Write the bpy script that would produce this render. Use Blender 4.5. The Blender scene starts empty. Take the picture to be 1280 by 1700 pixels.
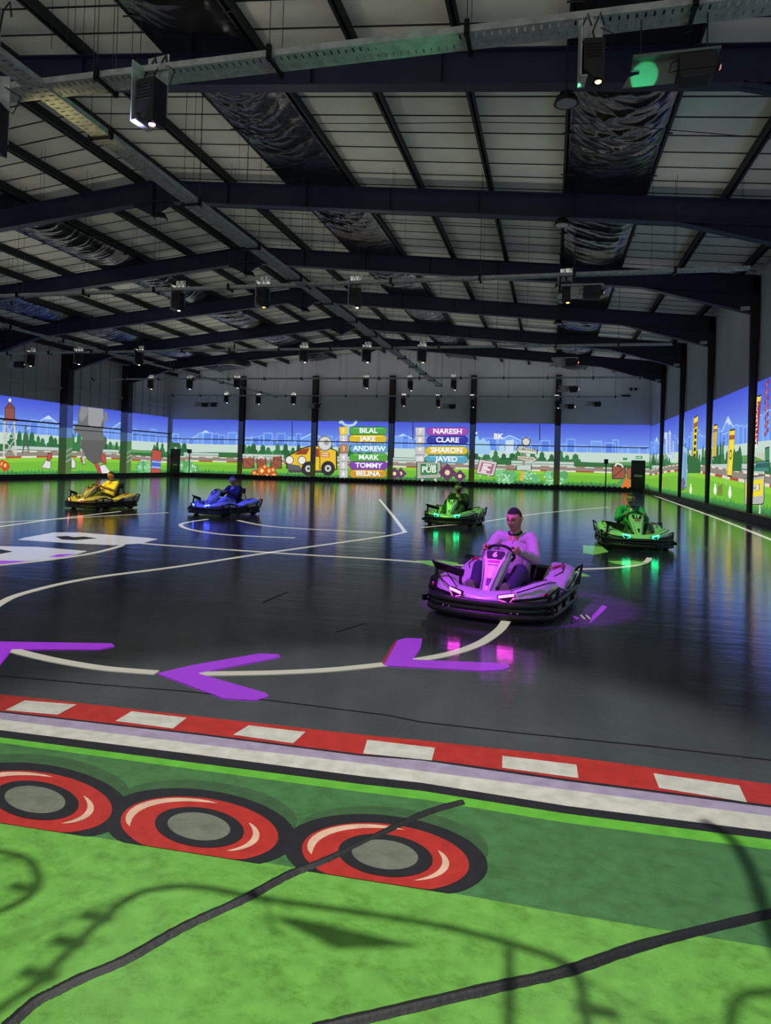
import bpy, math, random
from mathutils import Vector, Matrix
random.seed(7)
PI = math.pi
scn = bpy.context.scene
COL = scn.collection

# ------------------------------------------------------------------ camera
H = 1.38                 # eye height, metres
K = H / 1.7              # survey units -> metres
FPX, CX, CY = 1137.65, 640.0, 751.46
RW = Matrix(((0.9714904553403062, -0.022610795193635874, 0.23599798118500073),
             (0.23553942349593747, -0.021196531926511414, -0.9716336176838907),
             (0.02697174747548206, 0.9995196141021945, -0.015266494788227976)))
cam_d = bpy.data.cameras.new('camera')
cam = bpy.data.objects.new('camera', cam_d); COL.objects.link(cam)
cam_d.sensor_fit = 'VERTICAL'; cam_d.sensor_height = 36.0; cam_d.sensor_width = 27.1
cam_d.lens = FPX / 1700 * 36; cam_d.shift_y = -(850 - CY) / 1700
cam_d.clip_start = 0.05; cam_d.clip_end = 300
cam.matrix_world = Matrix.Translation((0, 0, H)) @ RW.to_4x4()
scn.camera = cam

# ------------------------------------------------------------------ world, exposure
w = bpy.data.worlds.new('world'); scn.world = w; w.use_nodes = True
WORLD_COL, WORLD_STR = (1.0, 1.0, .96), 0.46
w.node_tree.nodes['Background'].inputs[0].default_value = (*WORLD_COL, 1)
w.node_tree.nodes['Background'].inputs[1].default_value = WORLD_STR
scn.view_settings.view_transform = 'Standard'; scn.view_settings.look = 'None'
scn.view_settings.exposure = 0.0; scn.view_settings.gamma = 1.0
scn.view_settings.use_curve_mapping = False

def fill_strip(a, b_, power, width=.12, color=(1, .99, .93)):     # added fill light at tray height, shining up to brighten the roof
    a, b_ = Vector(a), Vector(b_); d = bpy.data.lights.new('ceiling_fill', 'AREA'); d.shape = 'RECTANGLE'; d.size = (b_ - a).length; d.size_y = width; d.energy = power; d.color = color
    o = bpy.data.objects.new('ceiling_fill', d); COL.objects.link(o); x = (b_ - a).normalized(); z = Vector((0, 0, -1)); y = z.cross(x)
    o.matrix_world = Matrix.Translation((a + b_) / 2) @ Matrix((x, y, z)).transposed().to_4x4(); return o
def spot(name, loc, target, power, color=(1, 1, 1), deg=60, blend=.5, radius=.05, label=None):
    d = bpy.data.lights.new(name, 'SPOT'); d.energy = power; d.color = color
    d.spot_size = math.radians(deg); d.spot_blend = blend; d.shadow_soft_size = radius
    o = bpy.data.objects.new(name, d); COL.objects.link(o); o.location = loc
    o.rotation_euler = (Vector(target) - Vector(loc)).to_track_quat('-Z', 'Y').to_euler()
    return o

# ------------------------------------------------------------------ geometry of the hall (metres)
XR, XL, YB = 7.4 * K, -34.2 * K, 56.5 * K
YF = -1.0                       # near end of the side walls
RIDGE = -13.4 * K
FRAMES = [13.5 * K, 20.7 * K, 27.9 * K, 35.05 * K, 42.25 * K, 49.4 * K]
def roof(x, off=0.0): return 11.1 * K - .1 * abs(x - RIDGE) + off      # rafter top
TRAY_Z = 7.0 * K
def ray(px, py): return RW @ Vector((px - CX, CY - py, -FPX))
def fl(px, py, z=0.0):             # survey: point of the photo -> point on the floor (or on height z)
    d = ray(px, py); t = (z - H) / d.z; return Vector((d.x * t, d.y * t, z))
def atY(px, py, y):
    d = ray(px, py); t = y / d.y; return Vector((d.x * t, y, d.z * t + H))
def atX(px, py, x):
    d = ray(px, py); t = x / d.x; return Vector((x, d.y * t, d.z * t + H))

# ------------------------------------------------------------------ materials
def lin(c): return tuple(((v / 255) / 12.92 if v / 255 <= .04045 else ((v / 255 + .055) / 1.055) ** 2.4) for v in c)
MATS = {}
def mat(name, rgb, rough=.6, metal=0.0, bump=0.0, bscale=20.0, var=0.0, vscale=6.0, coat=0.0, spec=.5, stretch=None, sheen=0):
    if name in MATS: return MATS[name]
    m = bpy.data.materials.new(name); m.use_nodes = True; MATS[name] = m
    nt = m.node_tree; b = nt.nodes['Principled BSDF']; c = lin(rgb)
    b.inputs['Base Color'].default_value = (*c, 1); b.inputs['Roughness'].default_value = rough
    b.inputs['Metallic'].default_value = metal; b.inputs['Coat Weight'].default_value = coat
    b.inputs['Specular IOR Level'].default_value = spec
    if var or bump:
        tc = nt.nodes.new('ShaderNodeTexCoord'); vec = tc.outputs['Object']
        if stretch:
            mp = nt.nodes.new('ShaderNodeMapping'); mp.inputs['Scale'].default_value = stretch
            nt.links.new(vec, mp.inputs['Vector']); vec = mp.outputs['Vector']
    if var:
        n = nt.nodes.new('ShaderNodeTexNoise'); n.inputs['Scale'].default_value = vscale; n.inputs['Detail'].default_value = 6
        nt.links.new(vec, n.inputs['Vector'])
        r = nt.nodes.new('ShaderNodeValToRGB'); nt.links.new(n.outputs['Fac'], r.inputs['Fac'])
        r.color_ramp.elements[0].position = .35; r.color_ramp.elements[1].position = .65
        r.color_ramp.elements[0].color = (*[v * (1 - var) for v in c], 1)
        r.color_ramp.elements[1].color = (*[min(1, v * (1 + var)) for v in c], 1)
        nt.links.new(r.outputs['Color'], b.inputs['Base Color'])
    if bump:
        n = nt.nodes.new('ShaderNodeTexNoise'); n.inputs['Scale'].default_value = bscale; n.inputs['Detail'].default_value = 1.6 if name == 'black_sheet' else 4
        nt.links.new(vec, n.inputs['Vector'])
        bp = nt.nodes.new('ShaderNodeBump'); bp.inputs['Strength'].default_value = bump; bp.inputs['Distance'].default_value = .14 if name == 'black_sheet' else .02
        nt.links.new(n.outputs['Fac'], bp.inputs['Height']); nt.links.new(bp.outputs['Normal'], b.inputs['Normal'])
    return m
def emi(name, rgb, s=1.0):
    if name in MATS: return MATS[name]
    m = bpy.data.materials.new(name); m.use_nodes = True; MATS[name] = m
    nt = m.node_tree; nt.nodes.clear()
    o = nt.nodes.new('ShaderNodeOutputMaterial'); e = nt.nodes.new('ShaderNodeEmission')
    e.inputs['Color'].default_value = (*lin(rgb), 1); e.inputs['Strength'].default_value = s
    nt.links.new(e.outputs[0], o.inputs[0]); return m
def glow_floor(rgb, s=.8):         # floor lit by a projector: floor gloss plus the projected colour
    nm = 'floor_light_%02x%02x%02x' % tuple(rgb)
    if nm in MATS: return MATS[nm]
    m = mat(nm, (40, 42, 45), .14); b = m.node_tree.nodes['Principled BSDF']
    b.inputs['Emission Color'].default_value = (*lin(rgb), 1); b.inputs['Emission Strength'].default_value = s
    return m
def pj(rgb):                       # colour of projected light on a wall
    g = sum(rgb) / 3; rgb = tuple(int(min(255, v * .91 + g * .09 + 7)) for v in rgb)
    return emi('projected_%02x%02x%02x' % tuple(rgb), rgb, 1.0)

# ------------------------------------------------------------------ mesh builder
class MB:
    def __init__(s): s.v = []; s.f = []; s.mi = []; s.sm = []; s.mats = []
    def m(s, mt):
        if mt not in s.mats: s.mats.append(mt)
        return s.mats.index(mt)
    def add(s, vs, fs, mt, smooth=False):
        o = len(s.v); s.v += [tuple(v) for v in vs]; i = s.m(mt)
        for f in fs: s.f.append([o + k for k in f]); s.mi.append(i); s.sm.append(smooth)
        return s
    def box(s, lo, hi, mt):
        x0, y0, z0 = lo; x1, y1, z1 = hi
        return s.add([(x0,y0,z0),(x1,y0,z0),(x1,y1,z0),(x0,y1,z0),(x0,y0,z1),(x1,y0,z1),(x1,y1,z1),(x0,y1,z1)],
                     [(3,2,1,0),(4,5,6,7),(0,1,5,4),(1,2,6,5),(2,3,7,6),(3,0,4,7)], mt)
    def obox(s, c, size, M, mt):   # oriented box, M 3x3
        c = Vector(c); h = Vector(size) / 2; vs = []
        for z in (-1, 1):
            for x, y in ((-1,-1),(1,-1),(1,1),(-1,1)): vs.append(c + M @ Vector((x*h.x, y*h.y, z*h.z)))
        return s.add(vs, [(3,2,1,0),(4,5,6,7),(0,1,5,4),(1,2,6,5),(2,3,7,6),(3,0,4,7)], mt)
    def prism(s, poly, d, mt, smooth=False):   # poly: list of 3d points, extruded by vector d
        n = len(poly); d = Vector(d); vs = [Vector(p) for p in poly] + [Vector(p) + d for p in poly]
        fs = [tuple(range(n))[::-1], tuple(range(n, 2*n))] + [(i, (i+1) % n, n+(i+1) % n, n+i) for i in range(n)]
        return s.add(vs, fs, mt, smooth)
    def poly(s, pts, mt): return s.add(pts, [tuple(range(len(pts)))], mt)
    def tube(s, pts, r, mt, n=8, closed=False, caps=True, smooth=True, flat=1.0):
        P = [Vector(p) for p in pts]; R = r if isinstance(r, (list, tuple)) else [r] * len(P)
        L = len(P); vs = []; prev = None
        for i in range(L):
            a = P[(i-1) % L] if (i or closed) else P[0]; b = P[(i+1) % L] if (i < L-1 or closed) else P[-1]
            t = (b - a).normalized() if (b - a).length > 1e-9 else Vector((0,0,1))
            if prev is None:
                u = t.orthogonal().normalized()
                if abs(t.z) < .95: u = Vector((0,0,1)).cross(t).normalized()
            else:
                u = prev - t * prev.dot(t); u = u.normalized() if u.length > 1e-6 else t.orthogonal().normalized()
            prev = u; q = t.cross(u)
            for k in range(n):
                an = 2*PI*k/n; vs.append(P[i] + u*math.cos(an)*R[i] + q*math.sin(an)*R[i]*flat)
        fs = []
        for i in range(L if closed else L-1):
            j = (i+1) % L
            for k in range(n): fs.append((i*n+k, i*n+(k+1) % n, j*n+(k+1) % n, j*n+k))
        s.add(vs, fs, mt, smooth)
        if caps and not closed:
            s.add(vs[:n], [tuple(range(n))[::-1]], mt); s.add(vs[-n:], [tuple(range(n))], mt)
        return s
    def cap_chain(s, pts, R, mt, n=12):        # tube with rounded ends
        P = [Vector(p) for p in pts]; a = (P[0]-P[1]).normalized(); b = (P[-1]-P[-2]).normalized()
        pp = []; rr = []
        for t in (80, 60, 35): pp.append(P[0] + a*R[0]*math.sin(math.radians(t))); rr.append(R[0]*math.cos(math.radians(t)))
        pp += P; rr += list(R)
        for t in (35, 60, 80): pp.append(P[-1] + b*R[-1]*math.sin(math.radians(t))); rr.append(R[-1]*math.cos(math.radians(t)))
        return s.tube(pp, rr, mt, n)
    def ball(s, c, r, mt, nu=16, nv=10, M=None):
        c = Vector(c); r = Vector(r) if not isinstance(r, (int, float)) else Vector((r, r, r)); vs = []; M = M or Matrix.Identity(3)
        for j in range(nv+1):
            th = PI*j/nv
            for i in range(nu):
                ph = 2*PI*i/nu
                vs.append(c + M @ Vector((r.x*math.sin(th)*math.cos(ph), r.y*math.sin(th)*math.sin(ph), r.z*math.cos(th))))
        fs = [(j*nu+i, (j+1)*nu+i, (j+1)*nu+(i+1) % nu, j*nu+(i+1) % nu) for j in range(nv) for i in range(nu)]
        return s.add(vs, fs, mt, True)
    def cyl(s, a, b, r, mt, n=16, r2=None):
        return s.tube([a, b], [r, r if r2 is None else r2], mt, n)
    def loft(s, secs, mt, closed=False, smooth=True, caps=False):
        n = len(secs[0]); vs = [p for q in secs for p in q]; fs = []
        for i in range(len(secs)-1):
            for k in range(n if closed else n-1):
                fs.append((i*n+k, i*n+(k+1) % n, (i+1)*n+(k+1) % n, (i+1)*n+k))
        s.add(vs, fs, mt, smooth)
        if caps:
            s.add(secs[0], [tuple(range(n))[::-1]], mt); s.add(secs[-1], [tuple(range(n))], mt)
        return s
    def build(s, name, parent=None, fix=True):
        me = bpy.data.meshes.new(name); me.from_pydata(s.v, [], s.f)
        for m in s.mats: me.materials.append(m)
        me.polygons.foreach_set('material_index', s.mi); me.polygons.foreach_set('use_smooth', s.sm); me.update()
        o = bpy.data.objects.new(name, me); COL.objects.link(o)
        if parent: o.parent = parent
        return o
def tag(o, label=None, cat=None, group=None, kind=None):
    if label: o['label'] = label
    if cat: o['category'] = cat
    if group: o['group'] = group
    if kind: o['kind'] = kind
    return o
def empty(name, loc=(0,0,0), label=None, cat=None, group=None, kind=None, rz=0):
    o = bpy.data.objects.new(name, None); COL.objects.link(o); o.location = loc; o.rotation_euler = (0,0,rz)
    o.empty_display_size = .2
    return tag(o, label, cat, group, kind)
def subdiv(o, lv=1, bevel=0):
    if bevel:
        b = o.modifiers.new('bevel', 'BEVEL'); b.width = bevel; b.segments = 2; b.limit_method = 'ANGLE'; b.angle_limit = math.radians(40)
    if lv:
        m = o.modifiers.new('sub', 'SUBSURF'); m.levels = lv; m.render_levels = lv
    return o
FONT = {}
def text(name, body, size, M, mt, parent=None, bold=.02, ext=.001, sx=1.0, sy=1.0, align='CENTER'):
    c = bpy.data.curves.new(name, 'FONT'); c.body = body; c.size = size; c.align_x = align; c.align_y = 'CENTER'
    c.extrude = ext; c.offset = bold * size; c.materials.append(mt)
    t = bpy.data.objects.new(name, c); COL.objects.link(t)
    bpy.context.view_layer.update()
    me = bpy.data.meshes.new_from_object(t.evaluated_get(bpy.context.evaluated_depsgraph_get()))
    bpy.data.objects.remove(t)
    me.materials.clear(); me.materials.append(mt)
    me.transform(M @ Matrix.Diagonal((sx, sy, 1, 1)))
    o = bpy.data.objects.new(name, me); COL.objects.link(o)
    if parent: o.parent = parent
    return o
def frame4(o, x, y, z):            # 4x4 from origin and axes
    return Matrix(((x[0], y[0], z[0], o[0]), (x[1], y[1], z[1], o[1]), (x[2], y[2], z[2], o[2]), (0,0,0,1)))

M_STEEL = mat('navy_steel', (24, 35, 58), .5, .0, var=.15, vscale=3)
M_DARK = mat('dark_brown_steel', (42, 38, 34), .55, .2)
M_BLACK = mat('black_plastic', (12, 12, 13), .5)
M_BLACKM = mat('black_metal', (16, 16, 17), .4, .6)
M_GALV = mat('galvanised_steel', (168, 174, 168), .5, .3, var=.2, vscale=9)
M_WIRE = mat('hanger_wire', (45, 48, 50), .5, .5)
M_CEIL = mat('white_insulation', (226, 224, 206), .7, bump=.25, bscale=2.5, var=.06, vscale=1.2)
M_SEAM = mat('dark_seam', (30, 30, 30), .7)
M_PURL = mat('purlin_steel', (30, 32, 34), .65, .1)
M_SHEET = mat('black_sheet', (4, 4, 5), .22, bump=.12, bscale=1.2, stretch=(1.0, 3.0, 1), spec=.8)
M_WALL = mat('wall_paint', (216, 220, 222), .75, var=.06, vscale=.5)
M_SIDE = mat('wall_sheet', (190, 192, 188), .7)
M_RUB = mat('rubber', (14, 14, 15), .6)
# ------------------------------------------------------------------ floor
def floor_material():
    m = bpy.data.materials.new('polished_floor'); m.use_nodes = True; nt = m.node_tree; b = nt.nodes['Principled BSDF']
    tc = nt.nodes.new('ShaderNodeTexCoord')
    n1 = nt.nodes.new('ShaderNodeTexNoise'); n1.inputs['Scale'].default_value = 1.3; n1.inputs['Detail'].default_value = 8
    nt.links.new(tc.outputs['Object'], n1.inputs['Vector'])
    r = nt.nodes.new('ShaderNodeValToRGB'); nt.links.new(n1.outputs['Fac'], r.inputs['Fac'])
    r.color_ramp.elements[0].position = .3; r.color_ramp.elements[1].position = .72
    r.color_ramp.elements[0].color = (*lin((68, 73, 76)), 1); r.color_ramp.elements[1].color = (*lin((84, 89, 92)), 1)
    nt.links.new(r.outputs['Color'], b.inputs['Base Color'])
    r2 = nt.nodes.new('ShaderNodeMapRange'); nt.links.new(n1.outputs['Fac'], r2.inputs['Value'])
    r2.inputs['To Min'].default_value = .07; r2.inputs['To Max'].default_value = .16
    nt.links.new(r2.outputs[0], b.inputs['Roughness'])
    mp = nt.nodes.new('ShaderNodeMapping'); mp.inputs['Scale'].default_value = (.55, 2.2, 1); nt.links.new(tc.outputs['Object'], mp.inputs['Vector'])
    n2 = nt.nodes.new('ShaderNodeTexNoise'); n2.inputs['Scale'].default_value = 1.6; n2.inputs['Detail'].default_value = 7; n2.inputs['Roughness'].default_value = .62
    nt.links.new(mp.outputs['Vector'], n2.inputs['Vector'])
    bp = nt.nodes.new('ShaderNodeBump'); bp.inputs['Strength'].default_value = .22; bp.inputs['Distance'].default_value = .02
    n3 = nt.nodes.new('ShaderNodeTexNoise'); n3.inputs['Scale'].default_value = 9; n3.inputs['Detail'].default_value = 3
    nt.links.new(mp.outputs['Vector'], n3.inputs['Vector']); ad = nt.nodes.new('ShaderNodeMath'); ad.operation = 'MULTIPLY_ADD'; ad.inputs[1].default_value = .10
    nt.links.new(n3.outputs['Fac'], ad.inputs[0]); nt.links.new(n2.outputs['Fac'], ad.inputs[2]); nt.links.new(ad.outputs[0], bp.inputs['Height']); nt.links.new(bp.outputs['Normal'], b.inputs['Normal'])
    b.inputs['Specular IOR Level'].default_value = .5; b.inputs['IOR'].default_value = 2.8
    return m
M_FLOOR = floor_material()
tag(MB().box((XL - .3, -6, -.15), (XR + .3, YB + .3, 0), M_FLOOR).build('floor'), kind='structure')

# long joint and scratches in the floor screed
j = MB()
J = [(0, 1122), (180, 1138), (300, 1147), (440, 1162), (640, 1187), (700, 1199), (870, 1218), (1060, 1237), (1280, 1262)]
P = [fl(*p) for p in J]
for a, b in zip(P, P[1:]):
    t = (b - a).normalized(); n = Vector((-t.y, t.x, 0)) * .006
    j.poly([a - n + Vector((0,0,.0015)), b - n*1.4 + Vector((0,0,.0015)), b + n + Vector((0,0,.0015)), a + n*1.3 + Vector((0,0,.0015))], M_BLACK)
tag(j.build('trim_1'), kind='structure')

# ------------------------------------------------------------------ walls
TOPZ = 11.6 * K
b = MB(); b.box((XL - .3, YB, 0), (XR + .3, YB + .25, TOPZ + .3), M_WALL)
tag(b.build('wall_back'), kind='structure')
b = MB(); b.box((XR, YF, 0), (XR + .25, YB, TOPZ - .8), M_WALL)
tag(b.build('wall_right'), kind='structure')
b = MB(); b.box((XL - .25, YF, 0), (XL, YB, TOPZ - .8), M_SIDE)
y = YF
while y < YB:
    b.box((XL, y, 5.38 * K), (XL + .05, y + .05, 9.4 * K), M_SIDE)          # standing ribs of the sheeting
    b.box((XL, y + .05, 5.38 * K), (XL + .006, y + .09, 9.4 * K), M_SEAM)
    y += .92
for z in (6.35 * K,): b.box((XL, YF, z), (XL + .14, YB, z + .12), M_SIDE)
tag(b.build('wall_left'), kind='structure')

# wall rails crossing the projected band
RZ = atY(655, 736, YB - .1).z; LZ = atX(88, 704, XL + .1).z
for nm, lo, hi in (('trim_2', (XL + .05, YF, LZ), (XL + .13, YB - .1, LZ + .08)),
                   ('trim_3', (XL + .1, YB - .14, RZ), (XR - .1, YB - .06, RZ + .06))):
    b = MB(); b.box(lo, hi, M_DARK)
    if nm == 'trim_2': b.box((XL + .03, YF, LZ - .24), (XL + .08, YB - .1, LZ - .2), M_DARK)
    tag(b.build(nm), kind='structure')

# ------------------------------------------------------------------ ceiling with stretched insulation between seams
b = MB(); CELL = .9 * K; NS = 6; y0 = -1.0; ny = int((YB - y0) / CELL) + 1
xs = [XL, RIDGE, XR]
rows = []
for i in range(ny * NS + 1):
    y = min(y0 + i * CELL / NS, YB); ph = (i % NS) / NS
    sag = .045 * math.sin(PI * ph) ** .8 if ph else 0
    rows.append([(x, y, roof(x, .30 - sag)) for x in xs])
b.loft(rows, M_CEIL)
for i in range(ny + 1):
    y = y0 + i * CELL
    if y > YB - .05: break
    for xa, xb in ((XL, RIDGE), (RIDGE, XR)):
        za, zb = roof(xa, .285), roof(xb, .285)
        b.add([(xa, y-.018, za), (xb, y-.018, zb), (xb, y+.018, zb), (xa, y+.018, za),
               (xa, y-.018, za+.02), (xb, y-.018, zb+.02), (xb, y+.018, zb+.02), (xa, y+.018, za+.02)],
              [(3,2,1,0), (4,5,6,7), (0,1,5,4), (1,2,6,5), (2,3,7,6), (3,0,4,7)], M_SEAM)
# outer skin
b.add([(XL-.3, y0, roof(XL, .42)), (RIDGE, y0, roof(RIDGE, .42)), (XR+.3, y0, roof(XR, .42)),
       (XL-.3, YB+.3, roof(XL, .42)), (RIDGE, YB+.3, roof(RIDGE, .42)), (XR+.3, YB+.3, roof(XR, .42))], [(0,1,4,3), (1,2,5,4)], M_SIDE)
tag(b.build('ceiling'), kind='structure')

# ------------------------------------------------------------------ purlins
ordn = ['first', 'second', 'third', 'fourth', 'fifth', 'sixth', 'seventh', 'eighth', 'ninth', 'tenth']
PURX = [(-1 if s else 1, i, RIDGE + (-1 if s else 1) * (.6 + 2.17 * i) * K) for s in (0, 1) for i in range(10)]
for sd, i, x in PURX:
    if x < XL + .2 or x > XR - .2: continue
    z = roof(x, .015); wd = .075
    b = MB(); b.box((x - .02, y0, z), (x + .02, YB - .02, z + .24), M_PURL); b.box((x - wd, y0, z), (x + wd, YB - .02, z + .03), M_PURL)
    tag(b.build('roof_purlin'), 'long dark steel roof purlin, %s one %s of the ridge' % (ordn[i], 'right' if sd > 0 else 'left'),
        'purlin', 'purlins under the roof')

# ------------------------------------------------------------------ portal frames
def beam(mb, a, bb, depth0, depth1, fw=.13, mt=M_STEEL):
    """rafter between x=a and x=b (top follows the roof); depth below the top at each end; returns nothing"""
    y = 0.0
    za, zb = roof(a), roof(bb)
    for (h0, h1, w_) in ((0, .02, fw), (None, None, .012), (-1, -1, fw)):
        if h0 == 0: q = [(a, za, za - .022), (bb, zb, zb - .022)]
        elif h0 is None: q = [(a, za - .01, za - depth0 + .01), (bb, zb - .01, zb - depth1 + .01)]
        else: q = [(a, za - depth0 + .022, za - depth0), (bb, zb - depth1 + .022, zb - depth1)]
        (x0, t0, l0), (x1, t1, l1) = q
        mb.add([(x0,-w_,l0),(x1,-w_,l1),(x1,w_,l1),(x0,w_,l0),(x0,-w_,t0),(x1,-w_,t1),(x1,w_,t1),(x0,w_,t0)],
               [(3,2,1,0),(4,5,6,7),(0,1,5,4),(1,2,6,5),(2,3,7,6),(3,0,4,7)], mt)
D = .72 * K
far = ['nearest', 'second', 'third', 'fourth', 'fifth', 'farthest']
for fi, y in enumerate(FRAMES):
    root = empty('portal_frame', (0, y, 0), 'navy steel roof frame on tall dark columns, %s of six from the camera' % far[fi] if fi not in (0, 5) else
                 'navy steel roof frame on tall dark columns, %s one from the camera' % far[fi], 'steel frame', 'portal frames of the hall')
    xr, xl = XR - .30 * K, XL + .55 * K
    m = MB(); beam(m, RIDGE, 3.2 * K, D, D); beam(m, 3.2 * K, XR - .02, D, D)
    xg = 3.2 * K + .1
    for k in range(1, 6):
        xx = RIDGE + (3.2 * K - RIDGE) * k / 6
        m.box((xx - .01, -.1, roof(xx) - D + .02), (xx + .01, .1, roof(xx) - .02), M_STEEL)
    m.build('rafter', root)
    m = MB(); beam(m, XL + .02, -30 * K, D, D); beam(m, -30 * K, RIDGE, D, D); m.build('rafter', root)
    # haunches
    for x0, x1 in ((3.2 * K, xr), (-30.0 * K, xl)):
        m = MB(); z0 = roof(x0) - D; z1 = 7.62 * K; zt = roof(x1) - D
        for w_, quad in ((.012, [(x0, z0), (x1, z1), (x1, zt)]), (.13, [(x0, z0), (x1, z1), (x1, z1 + .025), (x0, z0 + .025)])):
            m.prism([(x, -w_, z) for x, z in quad], (0, 2 * w_, 0), M_STEEL)
        m.build('haunch', root)
    # ridge gusset
    m = MB(); z = roof(RIDGE) - D
    m.prism([(RIDGE - .75, -.012, z - .02), (RIDGE, -.012, z - .38), (RIDGE + .75, -.012, z - .02), (RIDGE, -.012, z + .03)], (0, .024, 0), M_STEEL)
    m.prism([(RIDGE - .02, -.11, z - .4), (RIDGE + .02, -.11, z - .4), (RIDGE + .02, -.11, z + D - .05), (RIDGE - .02, -.11, z + D - .05)], (0, .22, 0), M_STEEL)
    m.build('ridge_gusset', root)
    # right column: tapers towards its foot, inner flange upright
    m = MB(); t0, t1 = .10, .40 * K + .02; zt = roof(xr) - .02
    m.prism([(xr, -.012, .02), (xr + t0, -.012, .02), (XR - .02, -.012, 7.4 * K), (XR - .02, -.012, zt), (xr, -.012, zt)], (0, .024, 0), M_DARK)
    m.box((xr - .02, -.08, .0), (xr + .005, .08, zt), M_DARK)
    m.prism([(xr + t0, -.08, .0), (XR - .02, -.08, 7.4 * K), (XR - .045, -.08, 7.4 * K), (xr + t0 - .025, -.08, .0)], (0, .16, 0), M_DARK)
    m.box((XR - .045, -.08, 7.4 * K), (XR - .02, .08, zt), M_DARK)
    c = m.build('column', root); c['label'] = 'dark brown tapering column at the right wall'
    # left column: boxed in
    m = MB(); m.box((XL + .02, -.25, 0), (xl + .1, .25, 5.3 * K), mat('column_casing', (120, 122, 122), .6)); m.box((XL + .02, -.24, 5.3 * K), (xl + .09, .24, roof(xl) - .02), M_DARK)
    c = m.build('column', root); c['label'] = 'wide boxed grey column at the left wall'

# posts of the back wall
for i, px in enumerate((278, 400, 521, 649, 784, 925, 1076)):
    if px in (278, 1076): continue
    x = atY(px, 750, YB - .2).x
    root = empty('wall_post', (x, YB - .2, 0), 'dark upright post on the back wall, %s from the left' % ordn[i - 1], 'post', 'posts of the back wall')
    m = MB(); m.box((-.19, -.14, 0), (.19, -.11, 9.1 * K), M_DARK); m.box((-.02, -.11, 0), (.02, .16, 9.1 * K), M_DARK); m.box((-.19, .16, 0), (.19, .18, 9.1 * K), M_DARK)
    m.build('post', root)
    m = MB(); m.box((-.19, -.148, 3.0 * K), (.19, -.142, 5.05 * K), emi('dim_blue', (40, 50, 84))); m.box((-.19, -.148, 1.5 * K), (.19, -.142, 3.0 * K), emi('dim_grey', (44, 48, 50)))
    m.box((-.19, -.148, .35 * K), (.19, -.142, 1.5 * K), emi('dim_green', (52, 62, 26)))
    m.build('projection_strip', root)

# ------------------------------------------------------------------ low black barriers round the rink
m = MB(); m.box((XL + .1, YB - .62, 0), (XR - .45, YB - .28, .22), M_RUB)
x = XL + .2
while x < XR - .6: m.box((x, YB - .6, .22), (x + .16, YB - .3, .29), M_RUB); x += .32
tag(m.build('track_barrier'), 'low black rubber barrier with toothed top along the back wall', 'barrier')
m = MB(); m.box((XL + .58, YF, 0), (XL + .95, YB - .65, .20), M_RUB)
y = YF + .1
while y < YB - .8: m.box((XL + .62, y, .2), (XL + .9, y + .16, .27), M_RUB); y += .32
tag(m.build('track_barrier'), 'low black rubber barrier along the left wall', 'barrier')
m = MB(); m.box((XR - .56, YF, 0), (XR - .28, YB - .65, .17), M_RUB); m.box((XR - .5, YF, .17), (XR - .4, YB - .7, .21), M_RUB)
tag(m.build('track_barrier'), 'low black kerb barrier along the right wall', 'barrier')
m = MB(); y = YF; M_CHAIN = mat('chain', (120, 112, 80), .5, .5)
while y < 30 * K: m.box((XR - .50, y, .212), (XR - .46, y + .07, .222), M_CHAIN); m.box((XR - .485, y+.07, .214), (XR - .475, y + .1, .22), M_CHAIN); y += .1
tag(m.build('chain'), 'brass coloured link chain lying on the right hand kerb', 'chain')

# ------------------------------------------------------------------ doors and small wall fittings
def pt(px, py): return atY(px, py, YB)
def wall_box(name, px0, py0, px1, py1, d0, d1, mt, **kw):
    a = pt(px0, py0); c = pt(px1, py1); b = MB(); b.box((a.x, YB - d1, min(a.z, c.z)), (c.x, YB - d0, max(a.z, c.z)), mt)
    o = b.build(name, kw.get('parent')); return o
dr = wall_box('door_1', 1048, 764, 1070, 817, .06, .16, M_BLACK); tag(dr, kind='structure')
h = wall_box('push_bar', 1052, 788, 1066, 792, .16, .2, mat('push_bar_grey', (170, 172, 160), .4), parent=dr)
dl = wall_box('door_2', 285, 745, 299, 791, .06, .16, M_BLACK); tag(dl, kind='structure')
wall_box('door_notice', 289, 770, 296, 773, .16, .17, mat('notice', (130, 190, 140), .5), parent=dl)
sg = wall_box('exit_sign', 1055, 757, 1066, 762, .07, .12, emi('exit_green', (60, 150, 90)))
tag(sg, 'small green exit sign above the right hand door', 'sign')
c = pt(1060.5, 759.5); MB().prism([(c.x - .2, YB - .13, c.z - .025), (c.x + .02, YB - .13, c.z - .025), (c.x + .02, YB - .13, c.z - .08), (c.x + .14, YB - .13, c.z), (c.x + .02, YB - .13, c.z + .08), (c.x + .02, YB - .13, c.z + .025), (c.x - .2, YB - .13, c.z + .025)], (0, .008, 0), emi('exit_white', (190, 230, 200))).build('arrow_mark', sg)
sg = wall_box('exit_sign', 1034, 760, 1041, 764, .07, .12, emi('exit_green', (60, 150, 90))); tag(sg, 'small green exit sign left of the right hand door', 'sign')
sg = wall_box('exit_sign', 286, 735, 299, 743, .07, .12, emi('exit_dim', (60, 100, 70))); tag(sg, 'small green sign above the left hand door', 'sign')
for px, nm in ((1003.5, 'right'), (324, 'left')):
    m = MB(); a = pt(px, 812 if nm == 'right' else 790)
    m.cyl((a.x, YB - .9, 0), (a.x, YB - .9, 1.75), .035, M_BLACK, 8); m.box((a.x - .12, YB - 1.0, 1.7), (a.x + .12, YB - .8, 2.0), M_BLACK)
    m.cyl((a.x, YB - .9, 0), (a.x, YB - .9, .03), .2, M_BLACK, 16)
    tag(m.build('sensor_pole'), 'thin black pole with a small box on top, %s part of the back wall' % nm, 'pole', 'sensor poles')
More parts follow.
